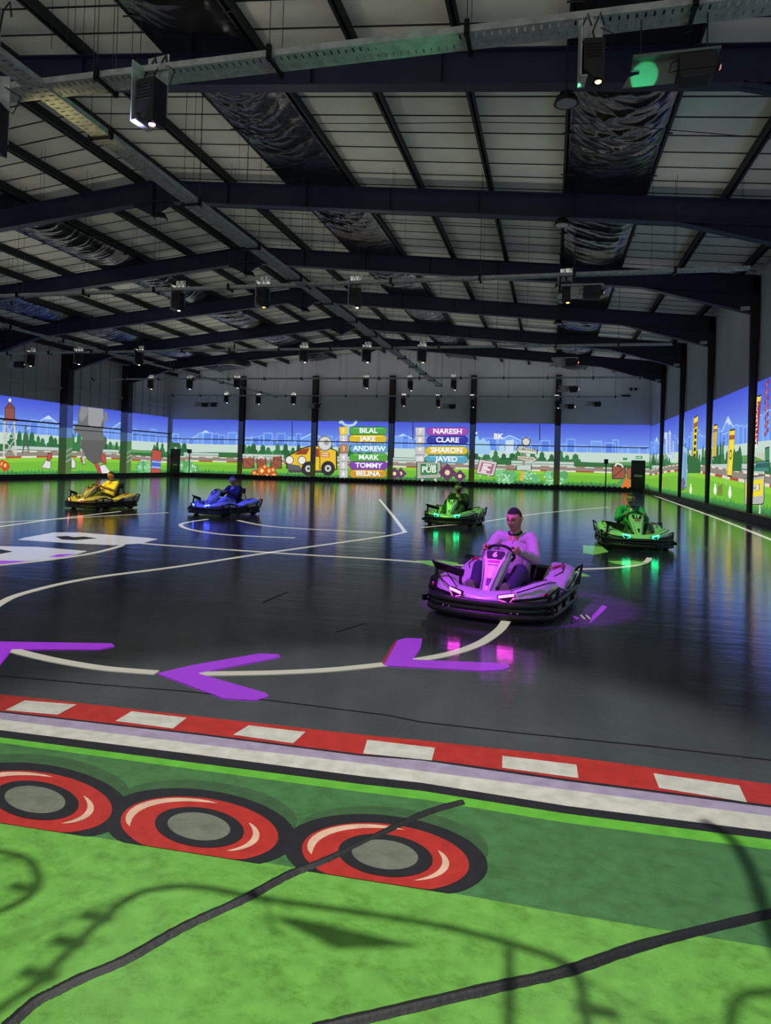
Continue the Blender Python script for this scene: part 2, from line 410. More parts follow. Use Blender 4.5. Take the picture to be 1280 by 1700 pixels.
for px, py in ((1047, 646), (1055, 646)):
    m = MB(); a = pt(px, py); m.box((a.x - .06, YB - .14, a.z - .05), (a.x + .06, YB, a.z + .05), M_BLACK); m.cyl((a.x, YB - .3, a.z - .05), (a.x, YB - .1, a.z), .09, M_BLACK, 12)
    tag(m.build('wall_camera'), 'small dark wall camera high on the back wall, %s of a pair' % ('left' if px < 1050 else 'right'), 'camera')
for py in (657,):
    m = MB(); a = pt(1039, py); m.box((a.x - .28, YB - .06, a.z - .06), (a.x + .28, YB, a.z + .06), M_BLACK)
    tag(m.build('junction_box'), 'small dark flat box on the upper back wall near its right end', 'box')
# ------------------------------------------------------------------ pictures thrown on the walls by the projectors
SKY1, SKY2, SKY3, SKY4 = (66, 84, 214), (76, 104, 228), (92, 132, 238), (120, 168, 244)
class Wall:
    def __init__(s, kind, label):
        s.kind = kind; s.n = 0
        s.root = empty('wall_projection', s.at(0, 0, 0) if kind != 'back' else (0, YB, 0), label, 'projection')
        s.root.location = {'back': (RIDGE, YB, 0), 'left': (XL, 30 * K, 0), 'right': (XR, 30 * K, 0)}[kind]
        s.parts = {}
    def at(s, u, z, off=0.0):       # u along the wall, as read from left to right
        return {'back': lambda: Vector((u, YB - off, z)), 'left': lambda: Vector((XL + off, u, z)), 'right': lambda: Vector((XR - off, -u, z))}[s.kind]()
    def uz(s, px, py):
        p = {'back': lambda: atY(px, py, YB), 'left': lambda: atX(px, py, XL), 'right': lambda: atX(px, py, XR)}[s.kind]()
        return {'back': (p.x, p.z), 'left': (p.y, p.z), 'right': (-p.y, p.z)}[s.kind]
    def lay(s): s.n += 1; return .048 + s.n * .0003
    def uv(s, part, pts, rgb, off=None):           # pts in wall metres
        mb = s.parts.setdefault(part, MB()); off = off or s.lay()
        mb.poly([s.at(u, z, off) for u, z in pts], pj(rgb)); return off
    def px(s, part, pts, rgb, off=None): return s.uv(part, [s.uz(*p) for p in pts], rgb, off)
    def outl(s, part, pts, rgb, w_=.05, dark=(40, 44, 40), inpx=True):   # filled shape with a dark outline
        q = [s.uz(*p) for p in pts] if inpx else pts
        c = (sum(a for a, _ in q) / len(q), sum(b for _, b in q) / len(q))
        big = []
        for u, z in q:
            d = Vector((u - c[0], z - c[1])); L = d.length or 1; big.append((c[0] + d.x * (1 + w_ / L * 1.2), c[1] + d.y * (1 + w_ / L * 1.2)))
        s.uv(part, big, dark); return s.uv(part, q, rgb)
    def line(s, part, pts, w_, rgb, inpx=True, off=None):
        q = [s.uz(*p) for p in pts] if inpx else pts; off = off or s.lay()
        for a, b in zip(q, q[1:]):
            d = Vector((b[0]-a[0], b[1]-a[1])); L = d.length
            if L < 1e-6: continue
            n = Vector((-d.y, d.x)) / L * w_ / 2
            s.uv(part, [(a[0]-n.x, a[1]-n.y), (b[0]-n.x, b[1]-n.y), (b[0]+n.x, b[1]+n.y), (a[0]+n.x, a[1]+n.y)], rgb, off)
    def disc(s, part, px, py, r, rgb, n=18, rz=None, off=None):
        u, z = s.uz(px, py); rz = rz or r
        return s.uv(part, [(u + r * math.cos(2*PI*k/n), z + rz * math.sin(2*PI*k/n)) for k in range(n)], rgb, off)
    def text(s, name, body, px, py, size, rgb, tilt=0, bold=.03, sx=1.0, parent=None, vert=False):
        u, z = s.uz(px, py); o = s.at(u, z, s.lay() + .004)
        X = s.at(1, 0) - s.at(0, 0); Zv = Vector((0, 0, 1)); N = X.cross(Zv)
        a = math.radians(tilt); x2 = X * math.cos(a) + Zv * math.sin(a); z2 = -X * math.sin(a) + Zv * math.cos(a)
        M = Matrix.Translation(-s.root.location) @ frame4(o, x2, z2, N)
        return text(name, body, size, M, pj(rgb), parent or s.root, bold=bold, sx=sx, ext=.0)
    def done(s):
        inv = Matrix.Translation(-s.root.location); s.ob = {}
        for k, mb in s.parts.items():
            mb.v = [tuple(inv @ Vector(v)) for v in mb.v]; s.ob[k] = mb.build(k.split('#')[0], s.root)
    def scenery(s, u0, u1, z0, z1, seed, track=None):
        rnd = random.Random(seed); Hh = z1 - z0
        Z = lambda v: z1 - v * Hh                   # v: 0 top .. 1 bottom
        nb = 26
        for i in range(nb):                         # sky, paler downwards
            t = i / (nb - 1); c = [int(a + (b - a) * t) for a, b in zip((64, 82, 216), (122, 170, 246))]
            s.uv('sky', [(u0, Z(.5 * (i + 1) / nb)), (u1, Z(.5 * (i + 1) / nb)), (u1, Z(.5 * i / nb)), (u0, Z(.5 * i / nb))], c, .02)
        k_ = [0]
        def L(base):
            k_[0] = (k_[0] + 1) % 6; return base + k_[0] * .0004
        # distant snowy mountains
        u = u0 + rnd.uniform(2, 5)
        while u < u1 - 2:
            w_ = rnd.uniform(1.4, 2.4); h = rnd.uniform(.9, 1.2) * Hh / 4.2
            mn = 'mountain#%d_%d' % (seed, int(u * 10))
            s.uv(mn, [(u - w_, Z(.46)), (u + w_, Z(.46)), (u, Z(.34) + h * .55)], (104, 150, 240), L(.0225))
            pk = Z(.34) + h * .55
            s.line(mn, [(u - w_ * .8, Z(.42)), (u, pk), (u + w_ * .8, Z(.42))], .07, (176, 206, 250), False, L(.0225))
            s.uv(mn, [(u - w_*.25, pk - .26), (u - .08, pk - .18), (u + .1, pk - .3), (u + w_ * .28, pk - .28), (u, pk)], (190, 214, 252), L(.0225))
            u += rnd.uniform(6.5, 9.5)
        # skyline
        u = u0
        while u < u1 - .6:
            w_ = rnd.uniform(.3, .75); h = rnd.uniform(.06, .19)
            if rnd.random() < .95:
                c = rnd.choice([(96, 142, 240), (88, 130, 232), (108, 154, 242)])
                s.uv('skyline', [(u, Z(.52)), (u + w_, Z(.52)), (u + w_, Z(.42 - h)), (u, Z(.42 - h))], c, L(.026))
                s.line('skyline', [(u, Z(.5)), (u, Z(.42 - h)), (u + w_, Z(.42 - h)), (u + w_, Z(.5))], .035, (150, 190, 250), False, L(.029))
                if rnd.random() < .5:
                    for k in range(3):
                        zz = Z(.42 - h + .03 + .04 * k); s.uv('skyline', [(u + .12, zz - .07), (u + w_ - .1, zz - .07), (u + w_ - .1, zz), (u + .12, zz)], (72, 112, 220), L(.026))
            u += w_ + rnd.uniform(-.2, .3)
        # pale horizon haze and hills
        s.uv('hills', [(u0, Z(.62)), (u1, Z(.62)), (u1, Z(.46)), (u0, Z(.46))], (190, 214, 200), .033)
        n = int((u1 - u0) / .8)
        p = [(u0, Z(.75))] + [(u1, Z(.75))] + [(u1 - (u1 - u0) * k / n, Z(.60 - .04 * math.sin(k * .37 + seed) - .02 * math.sin(k * .9))) for k in range(n + 1)]
        s.uv('hills', p, (92, 156, 84), .034)
        # firs
        u = u0
        while u < u1 - .4:
            if math.sin(u * .45 + seed) > -.62:
                h = rnd.uniform(.15, .27); w_ = rnd.uniform(.26, .42); c = rnd.choice([(44, 108, 62), (52, 120, 70), (40, 98, 58)])
                zz = Z(.66)
                s.uv('fir_trees', [(u - w_, zz), (u + w_, zz), (u + w_ * .8, zz + h * Hh * .45), (u + w_ * .5, zz + h * Hh * .5), (u + w_ * .45, zz + h * Hh * .8), (u, Z(.66 - h)),
                                   (u - w_ * .45, zz + h * Hh * .8), (u - w_ * .5, zz + h * Hh * .5), (u - w_ * .8, zz + h * Hh * .45)], c, L(.035))
            u += rnd.uniform(.3, .75)
        p = [(u0, Z(.8)), (u1, Z(.8))] + [(u1 - (u1 - u0) * k / n, Z(.655 - .05 * max(0, math.sin(k * .23 + seed * 2)))) for k in range(n + 1)]
        s.uv('hills', p, (50, 112, 62), .039)
        # rail fences
        u = u0 + 1
        while u < u1 - 4:
            L = rnd.uniform(2.6, 4.0)
            for v in (.625, .675):
                s.uv('fence', [(u - .05, Z(v + .048)), (u + L + .05, Z(v + .048)), (u + L + .05, Z(v - .008)), (u - .05, Z(v - .008))], (70, 96, 84), .040)
                s.uv('fence', [(u, Z(v + .042)), (u + L, Z(v + .042)), (u + L, Z(v)), (u, Z(v))], (182, 202, 192), .041)
            u += L + rnd.uniform(.6, 2.2)
        # race track with red and white kerbs
        tr = track or (lambda u: 0.0)
        n = int((u1 - u0) / .55)
        o1, o2, o3 = .043, .044, .045
        for k in range(n):
            a = u0 + (u1 - u0) * k / n; b_ = u0 + (u1 - u0) * (k + 1) / n; da, db = tr(a), tr(b_)
            q = lambda va, vb: [(a, Z(vb + da)), (b_, Z(vb + db)), (b_, Z(va + db)), (a, Z(va + da))]
            s.uv('grass', [(a, Z(1)), (b_, Z(1)), (b_, Z(.77 + db)), (a, Z(.77 + da))], (112, 190, 52), o1)
            s.uv('grass', [(a, Z(.84 + da)), (b_, Z(.84 + db)), (b_, Z(.785 + db)), (a, Z(.785 + da))], (134, 206, 50), o2)
            s.uv('track', q(.705, .775), (138, 132, 122), o2)
            s.uv('track', q(.70, .715), (224, 218, 204) if k % 2 else (172, 116, 96), o3)
            s.uv('track', q(.765, .79), (222, 216, 196) if (k // 2) % 2 else (176, 74, 50), o3)
        # long blades of grass along the foot
        n = int((u1 - u0) / .14); o1 = .046
        p = [(u0, Z(1)), (u1, Z(1))]
        for k in range(n + 1):
            u = u1 - (u1 - u0) * k / n; p.append((u, Z(.955 - (.035 * rnd.random() if k % 2 else -.01))))
        s.uv('grass', p, (66, 150, 70), o1)
        p = [(u0, Z(1)), (u1, Z(1))]
        for k in range(n + 1):
            u = u1 - (u1 - u0) * k / n; p.append((u, Z(.985 - (.03 * rnd.random() if k % 2 else -.005))))
        s.uv('grass', p, (54, 122, 66), .047)
    def bush(s, px, py, r, seed=1, c=(96, 178, 112)):
        nb_ = 'bush#%d' % s.n
        rnd = random.Random(seed)
        for k in range(16): s.disc(nb_, px + rnd.uniform(-r, r), py + rnd.uniform(-r * .5, r * .5), .28, rnd.choice([c, (120, 196, 130), (84, 164, 96)]), 8, None, .0474 + .0001 * (k % 5))
        for k in range(14): s.disc(nb_, px + rnd.uniform(-r, r), py + rnd.uniform(-r * .5, r * .5), .07, (170, 224, 170), 6, None, .0482)

# --- back wall
B = Wall('back', 'long bright cartoon race scenery with two name lists projected on the back wall')
zb0, zb1 = .30, 5.2 * K
ub0, ub1 = atY(286, 740, YB).x, XR - .02
B.scenery(ub0, ub1, zb0, zb1, 3)
def z6(*p): return [(380 + x / 4, 640 + y / 4) for x, y in p]
def z7(*p): return [(640 + x / 4, 680 + y / 4) for x, y in p]
# crates left of the van, dotted bush in front
for q in (((95,485),(165,478),(168,545),(98,548)), ((190,490),(245,485),(248,540),(192,545)), ((282,505),(350,495),(348,548),(284,550)), ((300,475),(345,470),(348,495),(302,500))):
    cn = 'crate#%d' % B.n; B.outl(cn, z6(*q), (150, 84, 60), .06); a = z6(*q)
    B.line(cn, [a[0], a[2]], .06, (110, 58, 44)); B.line(cn, [a[0], a[1]], .07, (176, 108, 80))
for x, y in ((140, 470), (215, 480)):
    B.line('crate_handle#%d' % x, z6((x-18, y+10), (x-12, y-6), (x+12, y-6), (x+18, y+10)), .08, (220, 214, 206))
B.bush(439, 780, 15, 5)
for x, y, r in ((188,592,.3),(222,566,.34),(255,600,.3),(270,566,.26),(300,595,.24),(295,560,.2),(172,580,.2),(240,540,.18)):
    fn = 'flower#%d' % B.n; px, py = z6((x, y))[0]; B.disc(fn, px, py, r * 1.15, (120, 50, 24)); B.disc(fn, px, py, r, (214, 104, 44)); B.disc(fn, px, py, r * .4, (250, 214, 120))
# yellow van
van = z6((390,500),(395,470),(430,455),(480,425),(560,403),(640,410),(712,435),(712,555),(640,570),(440,560),(392,548))
B.outl('yellow_van', van, (236, 192, 40), .09)
B.px('yellow_van', z6((436,460),(470,428),(538,414),(518,458)), (150, 62, 34)); B.px('yellow_van', z6((572,470),(566,418),(600,418),(602,478)), (156, 66, 36))
B.line('yellow_van', z6((556,406),(552,560)), .06, (60, 50, 30)); B.line('yellow_van', z6((606,415),(606,560)), .06, (60, 50, 30))
B.px('yellow_van', z6((390,520),(470,530),(500,575),(392,560)), (92, 92, 96)); B.px('yellow_van', z6((395,560),(700,565),(690,582),(400,578)), (70, 70, 74))
for x, y in ((405,495),(487,497)):
    px, py = z6((x, y))[0]; B.disc('yellow_van', px, py, .32, (60, 60, 60)); B.disc('yellow_van', px, py, .27, (226, 228, 216))
for x, y in ((530,552),(660,550)):
    px, py = z6((x, y))[0]; B.disc('yellow_van', px, py, .52, (48, 46, 46)); B.disc('yellow_van', px, py, .24, (196, 196, 196)); B.disc('yellow_van', px, py, .1, (60, 60, 60))
B.px('yellow_van', z6((616,442),(670,448),(668,478),(616,474)), (196, 76, 44)); [B.px('van_lettering', z6((620, y), (664, y + 3), (664, y + 10), (620, y + 7)), (250, 240, 200)) for y in (448, 462)]
B.disc('yellow_van', *z6((640, 385))[0], .55, (120, 122, 124)); B.disc('yellow_van', *z6((640, 385))[0], .46, (206, 208, 206)); B.disc('yellow_van', *z6((650, 378))[0], .2, (150, 152, 152))
# scroll ornament over the first list
for q in (((735,250),(750,240),(770,262),(800,268),(830,262),(850,240)), ((790,268),(800,300),(790,330))):
    B.line('ornament', z6(*q), .17, (176, 206, 246))
# name plates
PL = []
def plate(conv, x0, x1, y0, y1, rgb, name, rank, sq0, sq1, sqc, rc=(250, 250, 250)):
    o = B.parts; k = 'name_plate'; r = (y1 - y0) / 2; yc = (y0 + y1) / 2
    def pill(e):
        q = []
        for i in range(9): a = PI/2 + PI*i/8; q.append((x0 + r + (r+e) * math.cos(a), yc - (r+e) * math.sin(a)))
        for i in range(9): a = -PI/2 + PI*i/8; q.append((x1 - r + (r+e) * math.cos(a), yc - (r+e) * math.sin(a)))
        return conv(*q)
    sub = MB(); B.parts['_t'] = sub
    B.px('_t', pill(3), [int(c * .55) for c in rgb]); B.px('_t', pill(0), rgb)
    hl = [min(255, int(c * 1.15 + 18)) for c in rgb]
    B.px('_t', conv((x0 + r, y0 + 5), (x1 - r, y0 + 5), (x1 - r - 4, y0 + 11), (x0 + r + 4, y0 + 11)), hl)
    B.px('_t', conv((sq0 - 2, y0 - 3), (sq1 + 2, y0 - 5), (sq1 + 2, y1 + 4), (sq0 + 3, y1 + 5)), [int(c * .6) for c in sqc]); B.px('_t', conv((sq0, y0), (sq1, y0 - 2), (sq1, y1 + 1), (sq0 + 5, y1 + 2)), sqc)
    del B.parts['_t']; inv = Matrix.Translation(-B.root.location); sub.v = [tuple(inv @ Vector(v)) for v in sub.v]
    ob = sub.build('name_plate', B.root)
    B.text('name_lettering', name, *conv(((x0 + x1) / 2, yc))[0], .46, (240, 246, 250), bold=.028, sx=1.15, parent=ob)
    B.text('rank_number', rank, *conv(((sq0 + sq1) / 2, yc))[0], .44, rc, bold=.01, parent=ob)
sq = (196, 192, 196)
plate(z6, 803, 1052, 277, 325, (76, 164, 66), 'BILAL', '1', 735, 790, (232, 204, 72), (250, 246, 200))
plate(z6, 800, 1048, 330, 378, (216, 182, 48), 'JAKE', '2', 735, 790, sq)
plate(z6, 806, 1060, 396, 445, (84, 158, 196), 'ANDREW', '3', 735, 792, (180, 124, 84), (240, 220, 190))
plate(z6, 803, 1055, 453, 503, (80, 166, 60), 'MARK', '4', 735, 790, sq)
plate(z6, 805, 1055, 507, 557, (124, 62, 176), 'TOMMY', '5', 735, 790, sq)
plate(z6, 803, 1048, 560, 610, (206, 150, 42), 'BELINA', '6', 735, 790, sq)
plate(z7, 278, 548, 121, 171, (160, 66, 176), 'NARESH', '7', 200, 262, sq)
plate(z7, 278, 548, 178, 228, (48, 54, 168), 'CLARE', '8', 200, 262, sq)
plate(z7, 268, 546, 247, 297, (216, 188, 52), 'SHARON', '9', 200, 262, sq)
plate(z7, 268, 546, 305, 355, (84, 160, 190), 'JAVED', '10', 196, 258, sq)
# pub sign
for x in (247, 332): B.px('pub_sign', z7((x-8,450),(x+8,450),(x+8,490),(x-8,490)), (190, 200, 190))
B.outl('pub_sign', z7((212,350),(366,350),(368,452),(212,458)), (166, 172, 160), .06); B.px('pub_sign', z7((234,360),(348,360),(348,430),(234,436)), (64, 132, 76))
B.text('pub_lettering', 'PUB', *z7((290, 400))[0], .55, (236, 244, 232), bold=.025); B.text('pub_lettering', 'STAN', *z7((305, 374))[0], .27, (236, 244, 232), bold=.02)
B.text('pub_lettering', 'The', *z7((256, 368))[0], .22, (60, 100, 50), tilt=15)
# diamond flowers
for x, y, r in ((412, 418, .62), (495, 442, .44), (103, 424, .42), (62, 425, .45)):
    fn = 'flower#%d' % B.n; px, py = z7((x, y))[0]; B.disc(fn, px, py, r, (96, 58, 92), 4); B.disc(fn, px, py, r * .3, (236, 206, 160), 8)
# tilted pink board
B.outl('pink_board', z7((628,332),(740,350),(716,440),(605,420)), (206, 198, 196), .05); B.px('pink_board', z7((640,348),(726,362),(706,428),(620,412)), (170, 106, 132))
for k in range(4): B.line('pink_board', z7((650 - k*5, 362 + k*15), (705 - k*5 - (k % 2)*20, 371 + k*15)), .14, (226, 214, 214))
for x in (626, 682): B.px('pink_board', z7((x, 428), (x+8, 430), (x+6, 448), (x-2, 446)), (196, 196, 190))
B.text('logo_lettering', 'BK', *z7((750, 180))[0], .5, (248, 246, 236), bold=.03)
B.px('ornament', z7((600,150),(608,148),(612,158),(606,166),(598,160)), (214, 232, 252))
# white factory and towers behind the post
B.px('white_buildings', z7((580,290),(580,200),(612,170),(625,205),(655,185),(668,215),(690,205),(700,270),(690,300)), (150, 196, 234))
B.px('white_buildings', z7((800,290),(800,205),(850,200),(852,290)), (196, 216, 236)); B.px('white_buildings', z7((755,280),(755,240),(790,238),(792,285)), (176, 204, 232))
# signpost
B.line('signpost', z7((918,215),(918,410)), .16, (150, 140, 110)); B.line('signpost', z7((915,412),(900,472)), .22, (216, 176, 60))
B.outl('signpost', z7((872,262),(888,244),(1006,268),(1004,296),(888,284)), (206, 214, 200), .05); B.outl('signpost', z7((876,308),(985,316),(1003,332),(985,345),(876,330)), (208, 206, 184), .05, (100, 60, 44))
B.outl('signpost', z7((872,370),(966,368),(966,400),(872,402)), (190, 206, 196), .05)
B.text('sign_lettering', 'SOMEWHERE', *z7((945, 268))[0], .22, (60, 64, 50), tilt=-6, bold=.01); B.text('sign_lettering', 'NOWHERE', *z7((930, 326))[0], .22, (80, 56, 44), tilt=-3, bold=.01)
B.disc('signpost', *z7((934, 214))[0], .3, (70, 74, 76)); B.disc('signpost', *z7((934, 214))[0], .23, (206, 206, 200))
B.bush(840, 792, 13, 3); B.bush(920, 796, 17, 8); B.bush(880, 790, 10, 9); B.bush(313, 776, 13, 11)
for q in (((1017,772),(1030,776),(1037,776),(1037,794),(1017,794)),):
    B.outl('crate#r', q, (150, 84, 64), .06); B.line('crate#r', [(1018,792),(1035,777)], .08, (106, 58, 44)); B.line('crate_handle#r', [(1021,774),(1024,769),(1032,772),(1034,776)], .1, (226, 220, 214))
B.outl('crate#s', ((1041,779),(1047,776),(1047,794),(1041,794)), (160, 92, 60), .06)
B.disc('flower#a', 1039, 807, .5, (80, 150, 90)); B.disc('flower#a', 1039.5, 808, .3, (220, 110, 40)); B.disc('flower#a', 1041, 799, .2, (220, 110, 40))
for px in (486, 686, 1046 - 150): B.line('cables', [(px - 0, 700), (px, 731)], .07, (40, 54, 110))
B.done()

# --- left wall
Lw = Wall('left', 'bright cartoon race scenery with water tower and plain grey shape projected on the left wall')
zl0, zl1 = .22, 5.35 * K
def seg(W, spans, z0, z1, seed, track=None):
    for i, (a, b_) in enumerate(spans): W.scenery(a, b_, z0, z1, seed + i, track)
Lw.scenery(YF + .2, YB - .3, zl0, zl1, 11, lambda u: .03 * math.sin(u * .28 + 1))
def zl(*p): return [(x * 290 / 1280, 640 + y * 290 / 1280) for x, y in p]
# water tower
Lw.line('water_tower', zl((30,260),(20,520)), .12, (190, 196, 190)); Lw.line('water_tower', zl((98,265),(112,515)), .12, (190, 196, 190))
for a, b_ in (((30,280),(98,380)), ((98,280),(28,380)), ((26,390),(106,510)), ((104,390),(22,510)), ((25,385),(106,385)), ((25,470),(106,470))): Lw.line('water_tower', zl(a, b_), .07, (176, 184, 178))
Lw.outl('water_tower', zl((36,165),(98,165),(100,245),(34,245)), (142, 78, 66), .05); Lw.outl('water_tower', zl((34,165),(66,122),(100,165)), (126, 66, 58), .04); Lw.outl('water_tower', zl((20,245),(112,245),(112,262),(20,262)), (150, 100, 84), .04)
Lw.disc('water_tower', *zl((66, 108))[0], .1, (240, 236, 210), 8)
for a, b_ in (((182,290),(160,495)), ((182,290),(206,495)), ((172,380),(195,380)), ((167,440),(200,440)), ((172,380),(202,470)), ((195,380),(163,470))): Lw.line('pylon', zl(a, b_), .06, (60, 90, 76))
# plain grey shape drawn in place of a cartoon figure
Lw.uv('grey_shape', [Lw.uz(*p) for p in zl((585,150),(700,165),(752,180),(756,300),(748,330),(768,420),(740,500),(736,560),(690,582),(630,540),(580,440),(596,380),(560,340),(540,360),(540,290),(566,280),(566,200))], (104, 106, 106))
Lw.px('grey_shape', zl((640,160),(750,172),(752,240),(730,300),(660,310),(640,280)), (148, 152, 154)); Lw.px('grey_shape', zl((590,155),(640,165),(632,220),(590,270),(572,220)), (132, 136, 138)); Lw.px('grey_shape', zl((762,184),(780,200),(782,250),(768,274),(754,256)), (120, 124, 128))
Lw.px('grey_shape', zl((596,400),(764,400),(750,470),(735,555),(690,580),(632,540),(585,450)), (92, 92, 90))
# red and white cones
for q, c in (((733,495),(768,520),(772,575),(740,560)), (186, 72, 74)), (((683,570),(704,566),(745,620),(740,645),(720,645)), (184, 68, 70)), (((725,590),(760,580),(800,630),(806,657),(745,655)), (222, 218, 222)), \
            (((300,600),(335,540),(365,560),(362,610)), (214, 214, 214)), (((345,500),(372,495),(372,530),(350,552),(338,545)), (186, 74, 66)), (((515,515),(545,560),(545,600),(520,605)), (214, 216, 214)), (((585,530),(605,518),(620,575),(598,572)), (206, 200, 196)), (((583,535),(592,525),(602,560),(592,560)), (184, 70, 62)):
    Lw.outl('cone#%d' % Lw.n, zl(*q), c, .04)
# tall striped box
Lw.outl('striped_barrel', zl((1112,470),(1178,482),(1170,570),(1168,655),(1100,655),(1104,560)), (186, 78, 60), .05); Lw.px('striped_barrel', zl((1107,545),(1174,552),(1170,612),(1103,605)), (70, 98, 200))
Lw.line('striped_barrel', zl((1106,556),(1174,564)), .1, (150, 180, 240)); Lw.line('striped_barrel', zl((1104,596),(1171,602)), .1, (150, 180, 240))
Lw.bush(237, 775, 10, 4)
for x, y in ((8,575),(28,600),(40,592),(30,585)): Lw.disc('flower#%d' % x, *zl((x, y))[0], .22, (200, 80, 40)); Lw.disc('flower#%d' % x, *zl((x, y))[0], .1, (240, 190, 100))
Lw.done()
# the picture also falls on the boxed columns
for i, y in enumerate(FRAMES):
    xl = XL + .55 * K
    if y < 20: pass
    m = MB(); f0 = xl + .104
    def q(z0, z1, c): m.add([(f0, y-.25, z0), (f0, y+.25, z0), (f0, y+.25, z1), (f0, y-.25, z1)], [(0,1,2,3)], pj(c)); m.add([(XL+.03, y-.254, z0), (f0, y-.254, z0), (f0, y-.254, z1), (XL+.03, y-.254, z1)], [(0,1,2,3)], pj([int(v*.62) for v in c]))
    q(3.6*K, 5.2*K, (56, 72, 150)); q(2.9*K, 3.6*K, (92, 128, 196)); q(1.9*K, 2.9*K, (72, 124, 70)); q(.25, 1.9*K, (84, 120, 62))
    for k in range(3): m.add([(f0+.004, y-.25, .9+.3*k), (f0+.004, y+.25, 1.1+.3*k), (f0+.004, y+.25, 1.22+.3*k), (f0+.004, y-.25, 1.02+.3*k)], [(0,1,2,3)], pj((130, 152, 138)))
    o = m.build('projection_strip'); root = [r for r in bpy.data.objects if r.name.startswith('portal_frame') and abs(r.location.y - y) < .01][0]
    o.parent = root; o.location = (0, -y, 0)

# --- right wall
Rw = Wall('right', 'bright cartoon race scenery with hanging banners projected on the right wall')
zr0, zr1 = .20, 5.08 * K
Rw.scenery(-(YB - .3), -(YF + .2), zr0, zr1, 21, lambda u: -.035 + .05 * math.sin(u * .2 - 1.0))
def z5(*p): return [(1080 + x / 6.4, 620 + y / 6.4) for x, y in p]
def banner(q, col, cap, name=None, tc=(40, 36, 30), size=1.0):
    bn_ = 'banner#%d' % Rw.n; Rw.outl(bn_, z5(*q), col, .05, (60, 50, 30)); (x0, y0), (x1, y1), (x2, y2), (x3, y3) = q
    f = .1; Rw.px(bn_, z5((x0, y0), (x1, y1), (x1 + (x2-x1)*f, y1 + (y2-y1)*f), (x0 + (x3-x0)*f, y0 + (y3-y0)*f)), (250, 214, 60))
    g = .2; Rw.px(bn_, z5((x0 + (x3-x0)*f, y0 + (y3-y0)*f), (x1 + (x2-x1)*f, y1 + (y2-y1)*f), (x1 + (x2-x1)*g, y1 + (y2-y1)*g), (x0 + (x3-x0)*g, y0 + (y3-y0)*g)), cap)
    Rw.line('banner_pole#%d' % Rw.n, z5((x0 - 6, y0 - 20), (x3 - 14, y3 + 120)), .08, (170, 180, 190))
    if name: Rw.text('banner_lettering', name, *z5(((x0+x1+x2+x3)/4, (y0+y1+y2+y3)/4 + 18))[0], size, tc, tilt=90, bold=.02)
banner(((475,480),(518,452),(492,998),(458,1000)), (236, 214, 44), (150, 100, 40))
for k in range(6): Rw.px('banner_lettering', z5((482 - 3*k, 590 + 66*k), (506 - 3*k, 586 + 66*k), (504 - 3*k, 626 + 66*k), (480 - 3*k, 630 + 66*k)), (60, 54, 30))
banner(((688,560),(726,552),(706,884),(676,884)), (232, 190, 48), (160, 110, 40), 'BATTLEKART', (120, 90, 20), .18)
banner(((860,612),(916,604),(880,1084),(834,1080)), (244, 222, 44), (170, 90, 36), 'O', (60, 50, 30), .45)
banner(((1140,262),(1196,240),(1160,735),(1106,740)), (170, 44, 60), (170, 70, 30), 'BATTLEKART', (246, 240, 236), .27)
# lattice tower
for y in range(60, 640, 85):
    Rw.outl('lattice_tower', z5((1240, y+60), (1278, y), (1276, y+52), (1238, y+100)), (196, 76, 44) if (y // 85) % 2 else (160, 52, 56), .03, (110, 40, 30))
    Rw.px('lattice_tower', z5((1250, y+60), (1266, y+36), (1264, y+62), (1248, y+80)), (110, 140, 230))
# cones of city towers
Rw.px('white_buildings', z5((206,900),(206,630),(218,600),(232,640),(232,900)), (196, 212, 240)); Rw.px('white_buildings', z5((160,690),(160,630),(194,622),(194,700),(190,860),(174,860),(174,700)), (186, 204, 238)); Rw.px('white_buildings', z5((246,900),(250,720),(264,716),(262,900)), (170, 196, 236))
for k in range(9): Rw.line('white_buildings', z5((208, 660 + k*24), (232, 656 + k*24)), .06, (120, 150, 226))
Rw.px('blue_tower', z5((356,520),(366,450),(372,440),(378,520),(374,670),(354,676)), (120, 186, 236))
Rw.outl('blue_tower', z5((330,790),(360,760),(406,800),(400,1200),(346,1230),(330,1000)), (150, 186, 230), .04, (60, 80, 100)); Rw.px('blue_tower', z5((366,840),(398,840),(394,1190),(360,1210)), (104, 160, 206)); Rw.px('blue_tower', z5((326,780),(352,730),(366,750),(332,830)), (220, 200, 70))
for k in range(5): Rw.line('blue_tower', z5((336, 860 + 34*k), (352, 850 + 34*k)), .09, (230, 236, 244))
Rw.outl('brown_robot', z5((350,1130),(366,1110),(384,1160),(372,1230),(348,1240)), (110, 96, 130), .03)
# yellow box sign
Rw.px('box_sign', z5((1180,1380),(1200,1374),(1196,1495),(1178,1490)), (200, 208, 200))
Rw.outl('box_sign', z5((1030,1120),(1240,1085),(1228,1370),(1210,1386),(1030,1392)), (176, 180, 172), .05); Rw.px('box_sign', z5((1040,1150),(1226,1118),(1218,1300),(1034,1318)), (240, 220, 40)); Rw.outl('box_sign', z5((1056,1196),(1182,1178),(1180,1240),(1060,1262)), (222, 220, 208), .05)
Rw.text('sign_lettering', 'BATTLEKART', *z5((1118, 1220))[0], .13, (90, 84, 70), tilt=2, bold=.03)
# teal truck
Rw.outl('teal_truck', z5((1110,990),(1150,976),(1150,940),(1290,930),(1290,1040),(1110,1035)), (64, 134, 120), .04); Rw.px('teal_truck', z5((1146,960),(1290,952),(1290,1000),(1146,1004)), (44, 96, 92)); Rw.outl('teal_truck', z5((1250,800),(1290,790),(1290,925),(1252,922)), (60, 140, 100), .04)
for x in (1165, 1190, 1215, 1238): Rw.line('teal_truck', z5((x, 840), (x, 930)), .05, (176, 150, 60))
